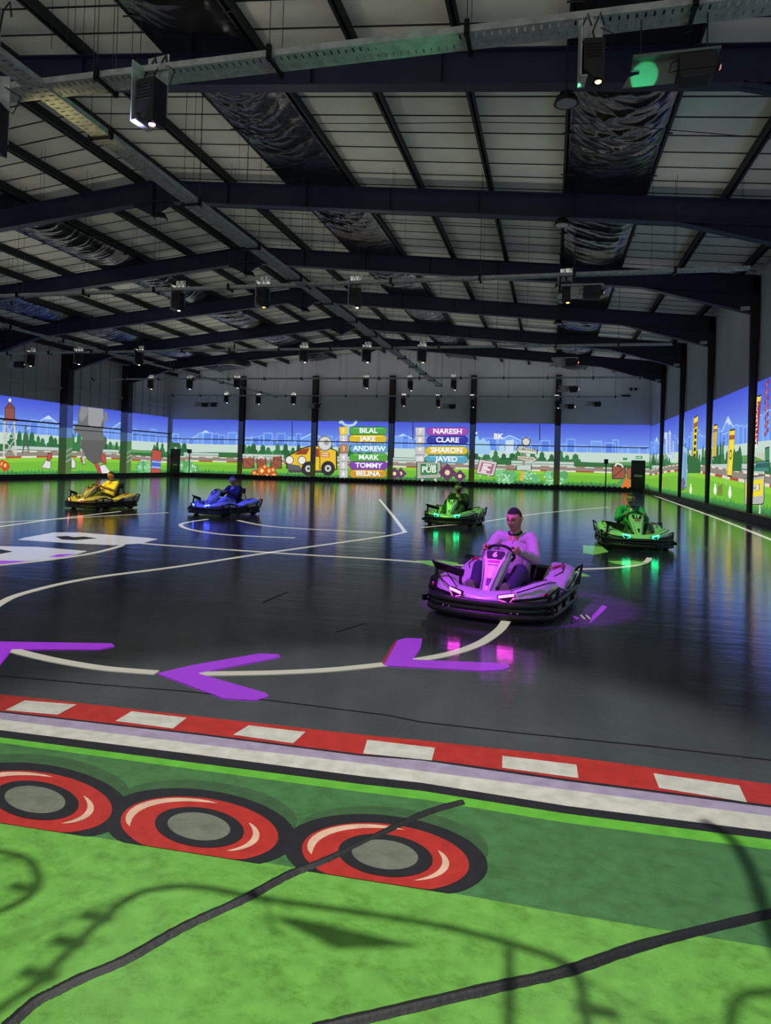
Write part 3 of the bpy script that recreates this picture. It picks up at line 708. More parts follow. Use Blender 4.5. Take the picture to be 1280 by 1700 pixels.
# flowers, bare bushes, wall hills
for x, y in ((447,1235), (710,1238), (870,1270)):
    Rw.line('flower#%d' % x, z5((x, y), (x + 2, y + 110)), .05, (60, 130, 60))
    for dx, dy in ((0,-34),(0,-8),(0,18),(-7,4),(7,4)): Rw.disc('flower#%d' % x, *z5((x+dx, y+dy))[0], .14, (236, 240, 220), 8)
for k in range(9): Rw.line('brown_bush', z5((735 + 7*k, 1300), (745 + 5*k, 1200 - 12*(k % 3))), .05, (120, 84, 50))
for k in range(7): Rw.line('brown_bush', z5((130 + 14*k, 1210), (140 + 10*k, 1105 + 6*(k % 3))), .07, (150, 110, 60))
Rw.px('hills_front', z5((415,1060),(420,870),(470,880),(520,900),(555,960),(556,1060)), (50, 108, 60)); Rw.px('hills_front', z5((905,1040),(905,850),(960,820),(1000,840),(1000,1040)), (50, 108, 60))
Rw.done()
VERGE_P = 1080
# ------------------------------------------------------------------ markings on the floor
def fmat(name, rgb, rough=.3, var=.12, vscale=14, bump=.08, scratch=0):
    m = mat(name, rgb, rough, var=var, vscale=vscale, bump=bump, bscale=30)
    if scratch:                      # scuffs and dirt on the floor
        nt = m.node_tree; b = nt.nodes['Principled BSDF']; lk = b.inputs['Base Color'].links[0].from_socket
        tc = nt.nodes.new('ShaderNodeTexCoord'); mix = nt.nodes.new('ShaderNodeMixRGB'); mix.blend_type = 'MULTIPLY'
        mp = nt.nodes.new('ShaderNodeMapping'); mp.inputs['Scale'].default_value = (4, 6, 1); mp.inputs['Rotation'].default_value = (0, 0, .9)
        n = nt.nodes.new('ShaderNodeTexNoise'); n.inputs['Scale'].default_value = 2.2; n.inputs['Detail'].default_value = 12; n.inputs['Roughness'].default_value = .82
        r = nt.nodes.new('ShaderNodeValToRGB'); r.color_ramp.elements[0].position = .34; r.color_ramp.elements[1].position = .52
        r.color_ramp.elements[0].color = (.42, .5, .32, 1)
        nt.links.new(tc.outputs['Object'], mp.inputs['Vector']); nt.links.new(mp.outputs['Vector'], n.inputs['Vector']); nt.links.new(n.outputs['Fac'], r.inputs['Fac'])
        mix.inputs['Fac'].default_value = scratch; nt.links.new(lk, mix.inputs['Color1']); nt.links.new(r.outputs['Color'], mix.inputs['Color2'])
        nt.links.new(mix.outputs['Color'], b.inputs['Base Color'])
    return m
F_WHITE = fmat('floor_white', (196, 194, 182)); F_LAV = fmat('floor_lavender', (158, 146, 170)); F_RED = fmat('floor_red', (176, 50, 44)); F_INK = fmat('floor_ink', (40, 40, 44))  # projected floor light put in as plain surface colour
F_GREEN = fmat('floor_green', (108, 168, 72), scratch=.8); F_GREEN2 = fmat('floor_dark_green', (72, 118, 70), scratch=.6); F_LIME = fmat('floor_lime', (98, 176, 58)); F_GREY = fmat('floor_grey', (112, 118, 104), scratch=.7)
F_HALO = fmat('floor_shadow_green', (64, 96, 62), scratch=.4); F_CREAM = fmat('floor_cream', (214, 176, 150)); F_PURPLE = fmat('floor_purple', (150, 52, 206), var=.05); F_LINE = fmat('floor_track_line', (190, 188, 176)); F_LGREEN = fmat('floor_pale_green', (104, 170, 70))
def ribbon(mb, pts, w_, mt, z, px=True, w1=None):
    P = [fl(*p) if px else Vector((*p, 0)) for p in pts]
    # smooth by Catmull-Rom
    Q = []
    for i in range(len(P) - 1):
        p0, p1, p2, p3 = P[max(i-1, 0)], P[i], P[i+1], P[min(i+2, len(P)-1)]
        for k in range(8):
            t = k / 8; Q.append(.5 * ((2*p1) + (p2-p0)*t + (2*p0-5*p1+4*p2-p3)*t*t + (3*p1-p0-3*p2+p3)*t**3))
    Q.append(P[-1]); vs = []; n = len(Q)
    for i, q in enumerate(Q):
        t = (Q[min(i+1, n-1)] - Q[max(i-1, 0)]).normalized(); s_ = Vector((-t.y, t.x, 0)) * (w_ + ((w1 or w_) - w_) * i / n) / 2
        vs += [q - s_ + Vector((0,0,z)), q + s_ + Vector((0,0,z))]
    mb.add(vs, [(2*i, 2*i+2, 2*i+3, 2*i+1) for i in range(n-1)], mt)
    return mb
def flat(mb, pts, mt, z, px=True):
    q = [fl(*p) + Vector((0,0,z)) if px else Vector((p[0], p[1], z)) for p in pts]
    mb.poly(q, mt); return mb
def marking(name, mb, label, cat='floor marking', group=None):
    return tag(mb.build(name), label, cat, group)

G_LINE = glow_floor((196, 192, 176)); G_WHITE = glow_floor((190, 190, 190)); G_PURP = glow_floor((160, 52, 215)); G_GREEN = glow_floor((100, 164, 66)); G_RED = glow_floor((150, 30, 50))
LW = .085
m = ribbon(MB(), [(-60, 1050), (0, 1002), (50, 982), (150, 960), (300, 940), (450, 917), (640, 890), (672, 883)], LW, G_LINE, .003); ribbon(m, [(673, 884), (652, 856), (630, 829)], LW, G_LINE, .003)
marking('track_line', m, 'long pale floor line sweeping from the left edge to a sharp corner')
m = ribbon(MB(), [(200, 893), (230, 901.5), (450, 917.5), (640, 929), (760, 938), (880, 944), (960, 945), (1040, 941), (1072, 933), (1078, 926)], LW, G_LINE, .003)
marking('track_line', m, 'pale floor line running across behind the purple kart to the right green kart')
m = ribbon(MB(), [(20, 1079), (50, 1087), (100, 1098), (175, 1110), (260, 1117)], LW, G_LINE, .003); ribbon(m, [(330, 1119), (450, 1117), (550, 1112), (640, 1103)], LW, G_LINE, .003)
ribbon(m, [(686, 1097), (749, 1085), (797, 1068), (829, 1046), (842, 1028)], LW, G_LINE, .003)
marking('track_line', m, 'pale curved floor line through the three purple arrows')
m = ribbon(MB(), [(345, 862), (312, 867), (300, 872), (320, 880), (380, 888), (490, 893)], LW, G_LINE, .003)
marking('track_line', m, 'pale hooked floor line in front of the blue kart')
m = ribbon(MB(), [(395, 864), (450, 874), (560, 881), (640, 885)], LW, G_LINE, .0035); marking('track_line', m, 'pale floor line running right from beneath the blue kart')
m = ribbon(MB(), [(-20, 877), (40, 869), (90, 862), (200, 849)], LW, G_LINE, .003); marking('track_line', m, 'pale floor line slanting under the yellow kart')
m = ribbon(MB(), [(-20, 868), (60, 864), (170, 857), (280, 851)], LW*.8, G_LINE, .0032); marking('track_line', m, 'thin pale floor line just behind the slanting line at the yellow kart')
m = ribbon(MB(), [(-20, 940), (60, 932), (140, 921), (185, 911), (203, 904), (192, 898)], LW, G_LINE, .0036); marking('track_line', m, 'pale curved floor line round the two white floor shapes')
m = ribbon(MB(), [(700, 876), (740, 872), (790, 868), (900, 852), (1010, 842)], LW*.8, G_LINE, .003); marking('track_line', m, 'faint pale floor line passing the middle green kart')
m = ribbon(MB(), [(1084, 822), (1140, 842), (1200, 864), (1290, 900)], LW*1.3, G_LINE, .003); marking('track_line', m, 'pale straight floor line beside the right hand kerb')
# white figures projected on the floor, left
m = flat(MB(), [(40, 893), (90, 884), (130, 884), (245, 893), (262, 895), (235, 902), (190, 905), (120, 902), (30, 896)], G_WHITE, .0025)
flat(m, [(92, 891), (112, 890), (122, 892), (140, 891), (162, 894), (125, 897), (103, 896)], F_INK, .0030)
marking('floor_picture', m, 'farther white pointed shape thrown on the floor at the left')
m = flat(MB(), [(-20, 906), (0, 907), (60, 908), (145, 915), (125, 921), (78, 929), (40, 932), (-20, 937)], G_WHITE, .0025)
flat(m, [(-20, 913), (0, 912), (22, 916), (0, 920), (-20, 920)], F_INK, .0030); flat(m, [(80, 925), (96, 921), (128, 919), (100, 925)], G_PURP, .0030); flat(m, [(-20, 934), (0, 931), (50, 932), (0, 936)], G_PURP, .0030)
marking('floor_picture', m, 'nearer white pointed shape with purple trim thrown on the floor at the left')
m = flat(MB(), [(690, 931), (735, 931), (762, 935), (745, 943), (715, 939)], G_GREEN, .004); flat(m, [(935, 939), (980, 957), (950, 957), (930, 950)], G_GREEN, .004)
marking('arrow_marking', m, 'pale green arrow on the floor behind the purple kart', 'arrow')
m = flat(MB(), [(968, 905), (1000, 908), (1010, 916), (985, 921), (968, 918)], G_GREEN, .004); flat(m, [(1008, 932), (1050, 931), (1075, 935), (1040, 940)], G_GREEN, .004)
marking('arrow_marking', m, 'pale green arrow on the floor under the right green kart', 'arrow')
flat(m := MB(), [(372, 1161), (425, 1164), (447, 1157), (440, 1151), (328, 1119), (466, 1092), (462, 1087), (430, 1086), (320, 1105), (260, 1119)], G_PURP, .005)
marking('arrow_marking', m, 'purple arrow on the floor, middle one of three', 'arrow', 'purple arrows along the track')
flat(m := MB(), [(0, 1105), (20, 1079), (165, 1079), (191, 1074), (185, 1069), (0, 1066), (-60, 1068), (-60, 1130)], G_PURP, .005)
marking('arrow_marking', m, 'purple arrow on the floor cut by the left edge', 'arrow', 'purple arrows along the track')
flat(m := MB(), [(637, 1106), (802, 1115), (834, 1113), (847, 1108), (842, 1102.5), (812, 1101), (685, 1096), (698, 1077), (701, 1061), (674, 1060), (660, 1064)], G_PURP, .005)
flat(m, [(637, 1105), (660, 1063), (655, 1066), (634, 1101)], G_RED, .0052)
marking('arrow_marking', m, 'purple arrow on the floor nearest the purple kart', 'arrow', 'purple arrows along the track')
m = flat(MB(), [(1000, 1005), (1008, 1008), (994, 1022), (978, 1036), (984, 1022), (990, 1016)], G_PURP, .004); flat(m, [(950, 1023), (962, 1026), (958, 1029)], G_PURP, .004)
for x in (964, 973): ribbon(m, [(x, 1021), (x + 7, 1028)], .012, G_LINE, .004)
marking('floor_picture', m, 'purple broken ring marks on the floor right of the purple kart')

# kerb in front: rows of edge points (photo survey) for each band
XS = [-40, 0, 328, 600, 700, 940, 1280, 1330]
def row(*ys): return list(zip(XS, ys))
r0 = row(1148.5, 1153, 1190, 1220.5, 1230, 1256, 1303, 1310)
r1 = row(1176, 1181, 1218, 1253, 1260, 1294, 1338, 1346)
r1b = row(1178, 1183.5, 1221, 1256, 1263.5, 1298, 1342, 1350)
r2 = row(1190, 1195, 1236, 1268, 1281, 1312, 1356, 1364)
r3 = row(1208, 1213, 1254, 1289.6, 1300.6, 1339, 1382, 1391)
r4 = row(1220, 1225, 1268, 1303, 1314, 1352, 1395, 1404)
r5 = row(1229, 1234, 1279, 1316, 1328, 1367, 1412, 1421)
def band(mb, ra, rb, mt, z):
    for i in range(len(ra) - 1): flat(mb, [ra[i], rb[i], rb[i+1], ra[i+1]][::-1], mt, z)
m = MB(); band(m, r0, r1, F_RED, .003)
kb = tag(m.build('kerb_marking'), 'red kerb stripe with white blocks across the foreground floor', 'kerb marking')
Z7 = lambda *p: [(x / 1.829, 1130 + y / 1.829) for x, y in p]; Z8 = lambda *p: [(600 + x / 1.882, 1000 + y / 1.882) for x, y in p]
for q in (Z7((15,92),(75,62),(232,75),(175,106)), Z7((350,125),(400,95),(567,115),(525,148)), Z7((708,167),(755,138),(928,158),(890,193)), Z8((5,475),(18,432),(230,457),(220,497)), Z8((440,520),(440,482),(672,510),(678,552)), Z8((930,583),(912,537),(1180,575),(1205,628))):
    o = flat(MB(), q, F_WHITE, .0045).build('white_block', kb)
m = MB(); band(m, r1, r1b, F_INK, .003); band(m, r1b, r2, F_LAV, .003); band(m, r2, r3, F_WHITE, .003); band(m, r3, r4, F_INK, .003)
marking('edge_band', m, 'broad lavender and white band with dark edges beside the red kerb')
m = MB(); band(m, r4, r5, F_LIME, .0028)
bot = [(-40, 1760), (0, 1760), (328, 1760), (600, 1760), (700, 1760), (940, 1760), (1280, 1760), (1330, 1760)]
cut = [(-40, 1363), (0, 1368), (175, 1395), (440, 1432), (780, 1488), (1000, 1530), (1280, 1575), (1330, 1584)]
for i in range(len(XS) - 1):
    ycut = lambda x: next(a[1] + (b_[1] - a[1]) * (x - a[0]) / (b_[0] - a[0]) for a, b_ in zip(cut, cut[1:]) if a[0] <= x <= b_[0])
    xa, xb = XS[i], XS[i+1]
    flat(m, [r5[i], (xa, ycut(xa)), (xb, ycut(xb)), r5[i+1]][::-1], F_GREEN2, .0028)
    flat(m, [(xa, ycut(xa)), (xa, 1760), (xb, 1760), (xb, ycut(xb))][::-1], F_GREEN, .0028)
marking('green_verge', m, 'bright green projected verge covering the nearest floor')  # green projector light laid into the diffuse colour
def ell(cx, cy, rx, ry, n=56, clip=None):
    q = []
    for k in range(n):
        a = 2*PI*k/n; x = cx + rx * math.cos(a); y = cy + ry * math.sin(a) + (x - cx) * .10
        y = min(y, 1368 + .157 * x + 0 * x) if clip else y
        q.append((x, y))
    return q
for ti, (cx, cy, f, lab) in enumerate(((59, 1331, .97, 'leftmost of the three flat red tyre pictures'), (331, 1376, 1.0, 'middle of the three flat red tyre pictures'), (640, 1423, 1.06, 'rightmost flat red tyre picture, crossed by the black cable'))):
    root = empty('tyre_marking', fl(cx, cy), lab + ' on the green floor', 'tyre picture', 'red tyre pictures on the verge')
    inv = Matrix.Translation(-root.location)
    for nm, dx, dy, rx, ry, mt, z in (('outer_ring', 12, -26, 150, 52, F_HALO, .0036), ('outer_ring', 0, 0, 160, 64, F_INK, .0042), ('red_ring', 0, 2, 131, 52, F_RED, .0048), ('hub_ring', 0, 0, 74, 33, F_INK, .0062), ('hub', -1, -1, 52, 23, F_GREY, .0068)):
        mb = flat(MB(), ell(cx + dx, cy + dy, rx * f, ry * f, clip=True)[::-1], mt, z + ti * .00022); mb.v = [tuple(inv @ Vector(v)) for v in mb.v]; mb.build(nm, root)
    for a0, a1, rr, wd in ((170, 285, .90, .13), (-30, 62, .72, .09)):
        mb = MB()
        pts_o, pts_i = [], []
        for k in range(15):
            a = math.radians(a0 + (a1 - a0) * k / 14); tp = math.sin(PI * k / 14) ** .5 * wd
            for lst, q in ((pts_o, rr + tp / 2), (pts_i, rr - tp / 2)):
                x = cx + 131 * f * q * math.cos(a); y = cy + 2 + 52 * f * q * math.sin(a) + (x - cx) * .1; lst.append((x, min(y, 1368 + .157 * x)))
        flat(mb, (pts_o + pts_i[::-1])[::-1], F_CREAM, .0055 + ti * .00022)
        mb.v = [tuple(inv @ Vector(v)) for v in mb.v]; mb.build('shine_mark', root)

# black cables taped flat on the floor
M_TAPE = mat('black_tape', (10, 10, 13), .6, bump=.15, bscale=40)
def cable(pts, w_, label):
    P = [fl(*p) for p in pts]; Q = []
    for i in range(len(P) - 1):
        p0, p1, p2, p3 = P[max(i-1, 0)], P[i], P[i+1], P[min(i+2, len(P)-1)]
        for k in range(10):
            t = k / 10; Q.append(.5 * ((2*p1) + (p2-p0)*t + (2*p0-5*p1+4*p2-p3)*t*t + (3*p1-p0-3*p2+p3)*t**3))
    Q.append(P[-1]); secs = []; rnd = random.Random(5)
    for i, q in enumerate(Q):
        t = (Q[min(i+1, len(Q)-1)] - Q[max(i-1, 0)]).normalized(); s_ = Vector((-t.y, t.x, 0)); w2 = w_ / 2 * rnd.uniform(.93, 1.07)
        secs.append([q + s_ * w2 * a + Vector((0, 0, .004 + h)) for a, h in ((-1, 0), (-.55, .004), (-.2, .009), (.2, .009), (.6, .0035), (1, 0))])
    o = MB().loft(secs, M_TAPE).build('cable_cover'); return tag(o, label, 'cable cover')
cable([(-8, 1725), (22, 1697), (60, 1664), (93, 1647), (137, 1625), (208, 1595), (306, 1540), (405, 1494), (481, 1453), (552, 1425), (700, 1354), (768, 1333)], .040, 'black taped cable strip crossing the rightmost tyre picture')
cable([(520, 1712), (600, 1693), (812, 1643), (940, 1614), (1078, 1568), (1280, 1518), (1340, 1504)], .040, 'black taped cable strip near the bottom right of the green floor')
# dark skid scratches
m = ribbon(MB(), [(436, 1001), (458, 991), (478, 983)], .02, M_BLACK, .0024); ribbon(m, [(556, 1050), (590, 1040), (608, 1034)], .012, M_BLACK, .0024); ribbon(m, [(690, 905), (560, 925), (400, 936)], .01, M_BLACK, .0024)
marking('skid_mark', m, 'dark skid scratches on the floor in the middle of the rink', 'skid mark')

# ------------------------------------------------------------------ projector above the verge, and an unseen bent frame added under it to cast shadows on the verge
LP = Vector((-.8, 2.5, 5.4))
spot('verge_beam', LP, (-.8, 2.62, 0), VERGE_P, (1, .985, .95), 53, .45, .012)
def hz(px, py, z=3.3):
    f = fl(px, py); return f + (LP - f) * (z / LP.z)
root = empty('shadow_frame', hz(600, 1530), 'unseen bent frame added high above the green verge to cast shadows', 'shadow frame'); inv = Matrix.Translation(-root.location)
def hoop(name, pts, r=.006, mt=M_BLACKM):
    P = [inv @ hz(*p) for p in pts]; Q = []
    for i in range(len(P) - 1):
        p0, p1, p2, p3 = P[max(i-1, 0)], P[i], P[i+1], P[min(i+2, len(P)-1)]
        for k in range(6):
            t = k / 6; Q.append(.5 * ((2*p1) + (p2-p0)*t + (2*p0-5*p1+4*p2-p3)*t*t + (3*p1-p0-3*p2+p3)*t**3))
    Q.append(P[-1]); return MB().tube(Q, r, mt, 8).build(name, root)
hoop('hoop', [(-20, 1690), (30, 1655), (60, 1635), (150, 1545), (215, 1492), (265, 1476), (330, 1474), (440, 1494), (620, 1520), (760, 1545), (880, 1578), (940, 1602), (965, 1640), (978, 1720)])
hoop('side_hoop', [(-40, 1413), (0, 1415), (40, 1425), (60, 1448), (60, 1475), (30, 1500), (-40, 1530)])
hoop('upright', [(845, 1575), (846, 1640), (845, 1730)]); hoop('side_hoop', [(1300, 1648), (1250, 1650), (1222, 1664), (1214, 1700), (1212, 1740)])
hoop('side_hoop', [(1165, 1362), (1215, 1395), (1248, 1450), (1275, 1530), (1300, 1600)], .010)
for x, y in ((170, 1526), (125, 1568), (75, 1622), (50, 1478), (1005, 1682)):
    c = inv @ hz(x, y); MB().box((c.x - .028, c.y - .007, -.012), (c.x + .012, c.y + .007, .012), M_BLACKM).build('clamp', root)
m = MB(); m.prism([inv @ hz(*p) for p in ((445, 1522), (500, 1526), (700, 1572), (560, 1578))], (0, 0, .004), M_BLACKM); m.build('hanging_plate', root)
hoop('thin_edge', [(445, 1500), (446, 1522), (452, 1545), (470, 1552)], .002)
for x, y in ((250, 1478), (900, 1585), (40, 1425), (1248, 1450), (1222, 1664)):
    c = inv @ hz(x, y); MB().tube([(c.x, c.y, 0), (c.x, c.y, roof(c.x + root.location.x, .2) - root.location.z)], .002, M_WIRE, 5).build('hanging_wire', root)
# ------------------------------------------------------------------ lamps: projectors above the rink, dim downward beams and added ceiling fill strips above the trays
for i, (x, y) in enumerate(((-4.5, 6.8), (0.5, 6.8), (-9, 15.7), (-1, 15.7), (-16, 15.7), (-9, 25), (0, 25), (-18, 25), (-9, 34), (-1, 34), (-18, 34))):
    spot('projector_beam', (x, y, TRAY_Z - .75), (x + .2, y - .6, 0), 40, (1, .99, .97), 120, .9, .04)
UP = 0.31
for y, x0, x1, p in ((8.45 * K, -9.5 * K, 4.2 * K, 95), (19.5 * K, -26 * K, 4.9 * K, 130), (30.8 * K, -29 * K, 4.8 * K, 130), (41.8 * K, -32 * K, 5 * K, 170), (52.9 * K, -32 * K, 4.7 * K, 330)):
    fill_strip((x0, y, TRAY_Z + .09), (x1, y, TRAY_Z + .09), p * UP)
fill_strip((-7.35 * K, 6.2 * K, TRAY_Z + .08), (-7.45 * K, 46 * K, TRAY_Z + .08), 130 * UP)
fill_strip((-22.4 * K, 14 * K, TRAY_Z + .08), (-22.4 * K, 53 * K, TRAY_Z + .08), 240 * UP)
# ------------------------------------------------------------------ black plastic sheets under the skylight strips, one per bay
def sheet(xa, xb, ya, yb, seed, label):
    rnd = random.Random(seed); nx, ny = 30, 120; ph = [rnd.uniform(0, 6) for _ in range(8)]
    b = MB(); rows = []
    for j in range(ny + 1):
        v = j / ny; y = ya + (yb - ya) * v; r = []
        for i in range(nx + 1):
            u = i / nx; x = xa + (xb - xa) * u
            sag = .20 * math.sin(PI * u) * (.55 + .45 * math.sin(PI * v + ph[0]))
            cv = v + .10 * (u - .5) ** 2 * 4 + .02 * math.sin(u * 5 + ph[1])     # folds hang in shallow arcs
            den = max(0, math.sin(PI * (v * 1.25 + .02 * math.sin(u * 4))) ) if v < .78 else 0
            f = (1 - abs(math.sin(cv * 24 + 1.6 * math.sin(u * 3.1 + ph[2])))) ** 3 * .045 + (1 - abs(math.sin(cv * 51 + 2.4 * math.sin(u * 4.3 + ph[3]) + ph[4]))) ** 4 * .026 + (1 - abs(math.sin(u * 6 + cv * 13 + ph[5]))) ** 5 * .012
            f *= .25 + .95 * den
            edge = min(1, 6 * u, 6 * (1 - u), 8 * v, 8 * (1 - v))
            r.append((x, y, roof(x, .0) - .02 - sag * edge - f * edge))
        rows.append(r)
    b.loft(rows, M_SHEET)
    root = empty('plastic_sheet', ((xa + xb) / 2, (ya + yb) / 2, roof((xa + xb) / 2)), label, 'plastic sheet', 'black sheets under the skylights')
    inv = Matrix.Translation(-root.location); b.v = [tuple(inv @ Vector(v)) for v in b.v]; o = b.build('sheet', root)
    md = o.modifiers.new('t', 'SOLIDIFY'); md.thickness = .004
    for v in (.12, .45, .80):
        m = MB(); y = ya + (yb - ya) * v
        m.tube([inv @ Vector((xa - .12, y, roof(xa) - .03)), inv @ Vector((xb + .12, y, roof(xb) - .03))], .014, M_DARK, 6); m.build('support_rod', root)
bays = [6.6 * K] + FRAMES + [YB - .3]
bn = ['over the near end of the hall', 'between the first and second frame', 'between the second and third frame', 'between the third and fourth frame', 'between the fourth and fifth frame', 'between the fifth and last frame', 'between the last frame and the back wall']
for si, (k0, nm) in enumerate((((6.28, 8.5), 'right outer'), ((13.28 - 13.28 + 2.06 + 2.5, 7.0), 'right inner'), ((-7.0, -4.6), 'left inner'), ((-15.7, -13.5), 'left outer'))):
    xa, xb = {'right outer': (RIDGE + 13.62 * K, RIDGE + 15.79 * K), 'right inner': (RIDGE + 4.94 * K, RIDGE + 7.11 * K),
              'left inner': (RIDGE - 7.11 * K, RIDGE - 4.94 * K), 'left outer': (RIDGE - 15.79 * K, RIDGE - 13.62 * K)}[nm]
    for bi in range(len(bays) - 1):
        if nm.startswith('left') and bi == 0: continue
        ya, yb = bays[bi] + .16, bays[bi+1] - .16
        sheet(xa, xb, ya, yb, si * 10 + bi, 'wrinkled black plastic sheet, %s strip, %s' % (nm, bn[bi]))

# ------------------------------------------------------------------ perforated cable trays hung from the roof
def tray(a, b_, label, rung=.08, w_=.15, hang=2.1, group='cable trays', hangers=True):
    a, b_ = Vector(a), Vector(b_); d = (b_ - a); L = d.length; d.normalize(); n = Vector((-d.y, d.x, 0))
    root = empty('cable_tray', a, label, 'cable tray', group); m = MB()
    M = Matrix((d, n, (0, 0, 1))).transposed()
    for s_ in (-1, 1):
        m.obox(d * L/2 + n * s_ * w_ + Vector((0,0,.03)), (L, .006, .07), M, M_GALV); m.obox(d * L/2 + n * s_ * w_ * .88, (L, w_ * .24, .004), M, M_GALV); m.obox(d * L/2 + n * s_ * (w_ - .012) + Vector((0,0,.064)), (L, .024, .004), M, M_GALV)
    m.obox(d * L/2, (L, w_ * .5, .004), M, M_GALV)
    t = rung / 2
    while t < L: [m.obox(d * t + n * s_ * w_ * .505, (rung * .76, w_ * .50, .004), M, M_GALV) for s_ in (-1, 1)]; t += rung
    m.build('tray', root)
    t = .5; k = 0
    while t < L and hangers:
        p = a + d * t; h = MB(); zt = roof(p.x, .1)
        if zt - p.z > 0:
            for s_ in (-1, 1): h.tube([n * s_ * (w_ + .02) + d * t + Vector((0,0,-.03)), n * s_ * (w_ + .02) + d * t + Vector((0,0, zt - p.z))], .0045, M_WIRE, 5)
            h.obox(d * t + Vector((0,0,-.03)), (.04, 2 * w_ + .12, .03), M, M_BLACKM)
            for s_ in (-1, 1): h.obox(n * s_ * (w_ + .03) + d * t + Vector((0,0,.02)), (.05, .04, .16), M, M_BLACKM)
            h.build('hanger', root)
        t += hang; k += 1
    return root
TY = [8.45 * K, 19.5 * K, 30.8 * K, 41.8 * K, 52.9 * K]
TZ = TRAY_Z
tn = ['nearest and largest', 'second', 'third', 'fourth', 'farthest']
for i, y in enumerate(TY):
    x0, x1 = [(-9.5 * K, 4.2 * K), (-26 * K, 4.9 * K), (-29 * K, 4.8 * K), (-32 * K, 5.0 * K), (-32.4 * K, 4.7 * K)][i]
    tray((x0, y, TZ), (x1, y, TZ), 'perforated grey cable tray crossing the hall, %s of five' % tn[i], .08 if i == 0 else .25, .15 if i == 0 else .085, 2.1)
tray((-7.35 * K, 6.2 * K, TZ - .02), (-7.45 * K, 46 * K, TZ - .02), 'long perforated cable tray running away from the camera right of the ridge', .09, .13, 2.4)
tray((-22.4 * K, 14 * K, TZ - .02), (-22.4 * K, 53.5 * K, TZ - .02), 'long thin cable tray running away from the camera in the left half', .25, .07, 2.6)

# thin drop wires between trays and roof
m_group = 'bare drop wires under the roof'
rnd = random.Random(4); wk = 0
wn = ordn + ['eleventh', 'twelfth', 'thirteenth', 'fourteenth', 'fifteenth', 'sixteenth', 'seventeenth', 'eighteenth', 'nineteenth', 'twentieth', 'twenty-first', 'twenty-second', 'twenty-third', 'twenty-fourth', 'twenty-fifth', 'twenty-sixth']
for px, py0, py1, y in sorted(((85, 0, 82, 9.5), (111, 0, 80, 9.3), (124, 0, 60, 9.4), (138, 0, 80, 9.6), (219, 0, 95, 8.6), (233, 0, 90, 8.6), (320, 85, 330, 14), (331, 145, 320, 14), (66, 270, 340, 18), (72, 270, 345, 18), (396, 210, 300, 17), (411, 140, 300, 16), (468, 180, 420, 21),
                        (507, 190, 440, 22), (518, 190, 440, 22), (549, 160, 450, 23), (554, 160, 450, 23), (672, 260, 410, 24), (800, 270, 560, 24), (875, 360, 540, 24), (1081, 270, 450, 19.6), (1231, 260, 330, 19.6), (1234, 260, 330, 19.6), (935, 300, 560, 30), (215, 270, 560, 24), (222, 270, 540, 24))):
    yy = y * K; a = atY(px, py1, yy); top = roof(a.x, .28)
    wk += 1
    if a.z > top: continue
    tag(MB().tube([a, (a.x, a.y, top)], .004, M_WIRE, 5).build('drop_wire'), 'thin dark drop wire hanging from the roof, %s from the left' % wn[wk - 1], 'wire', m_group)

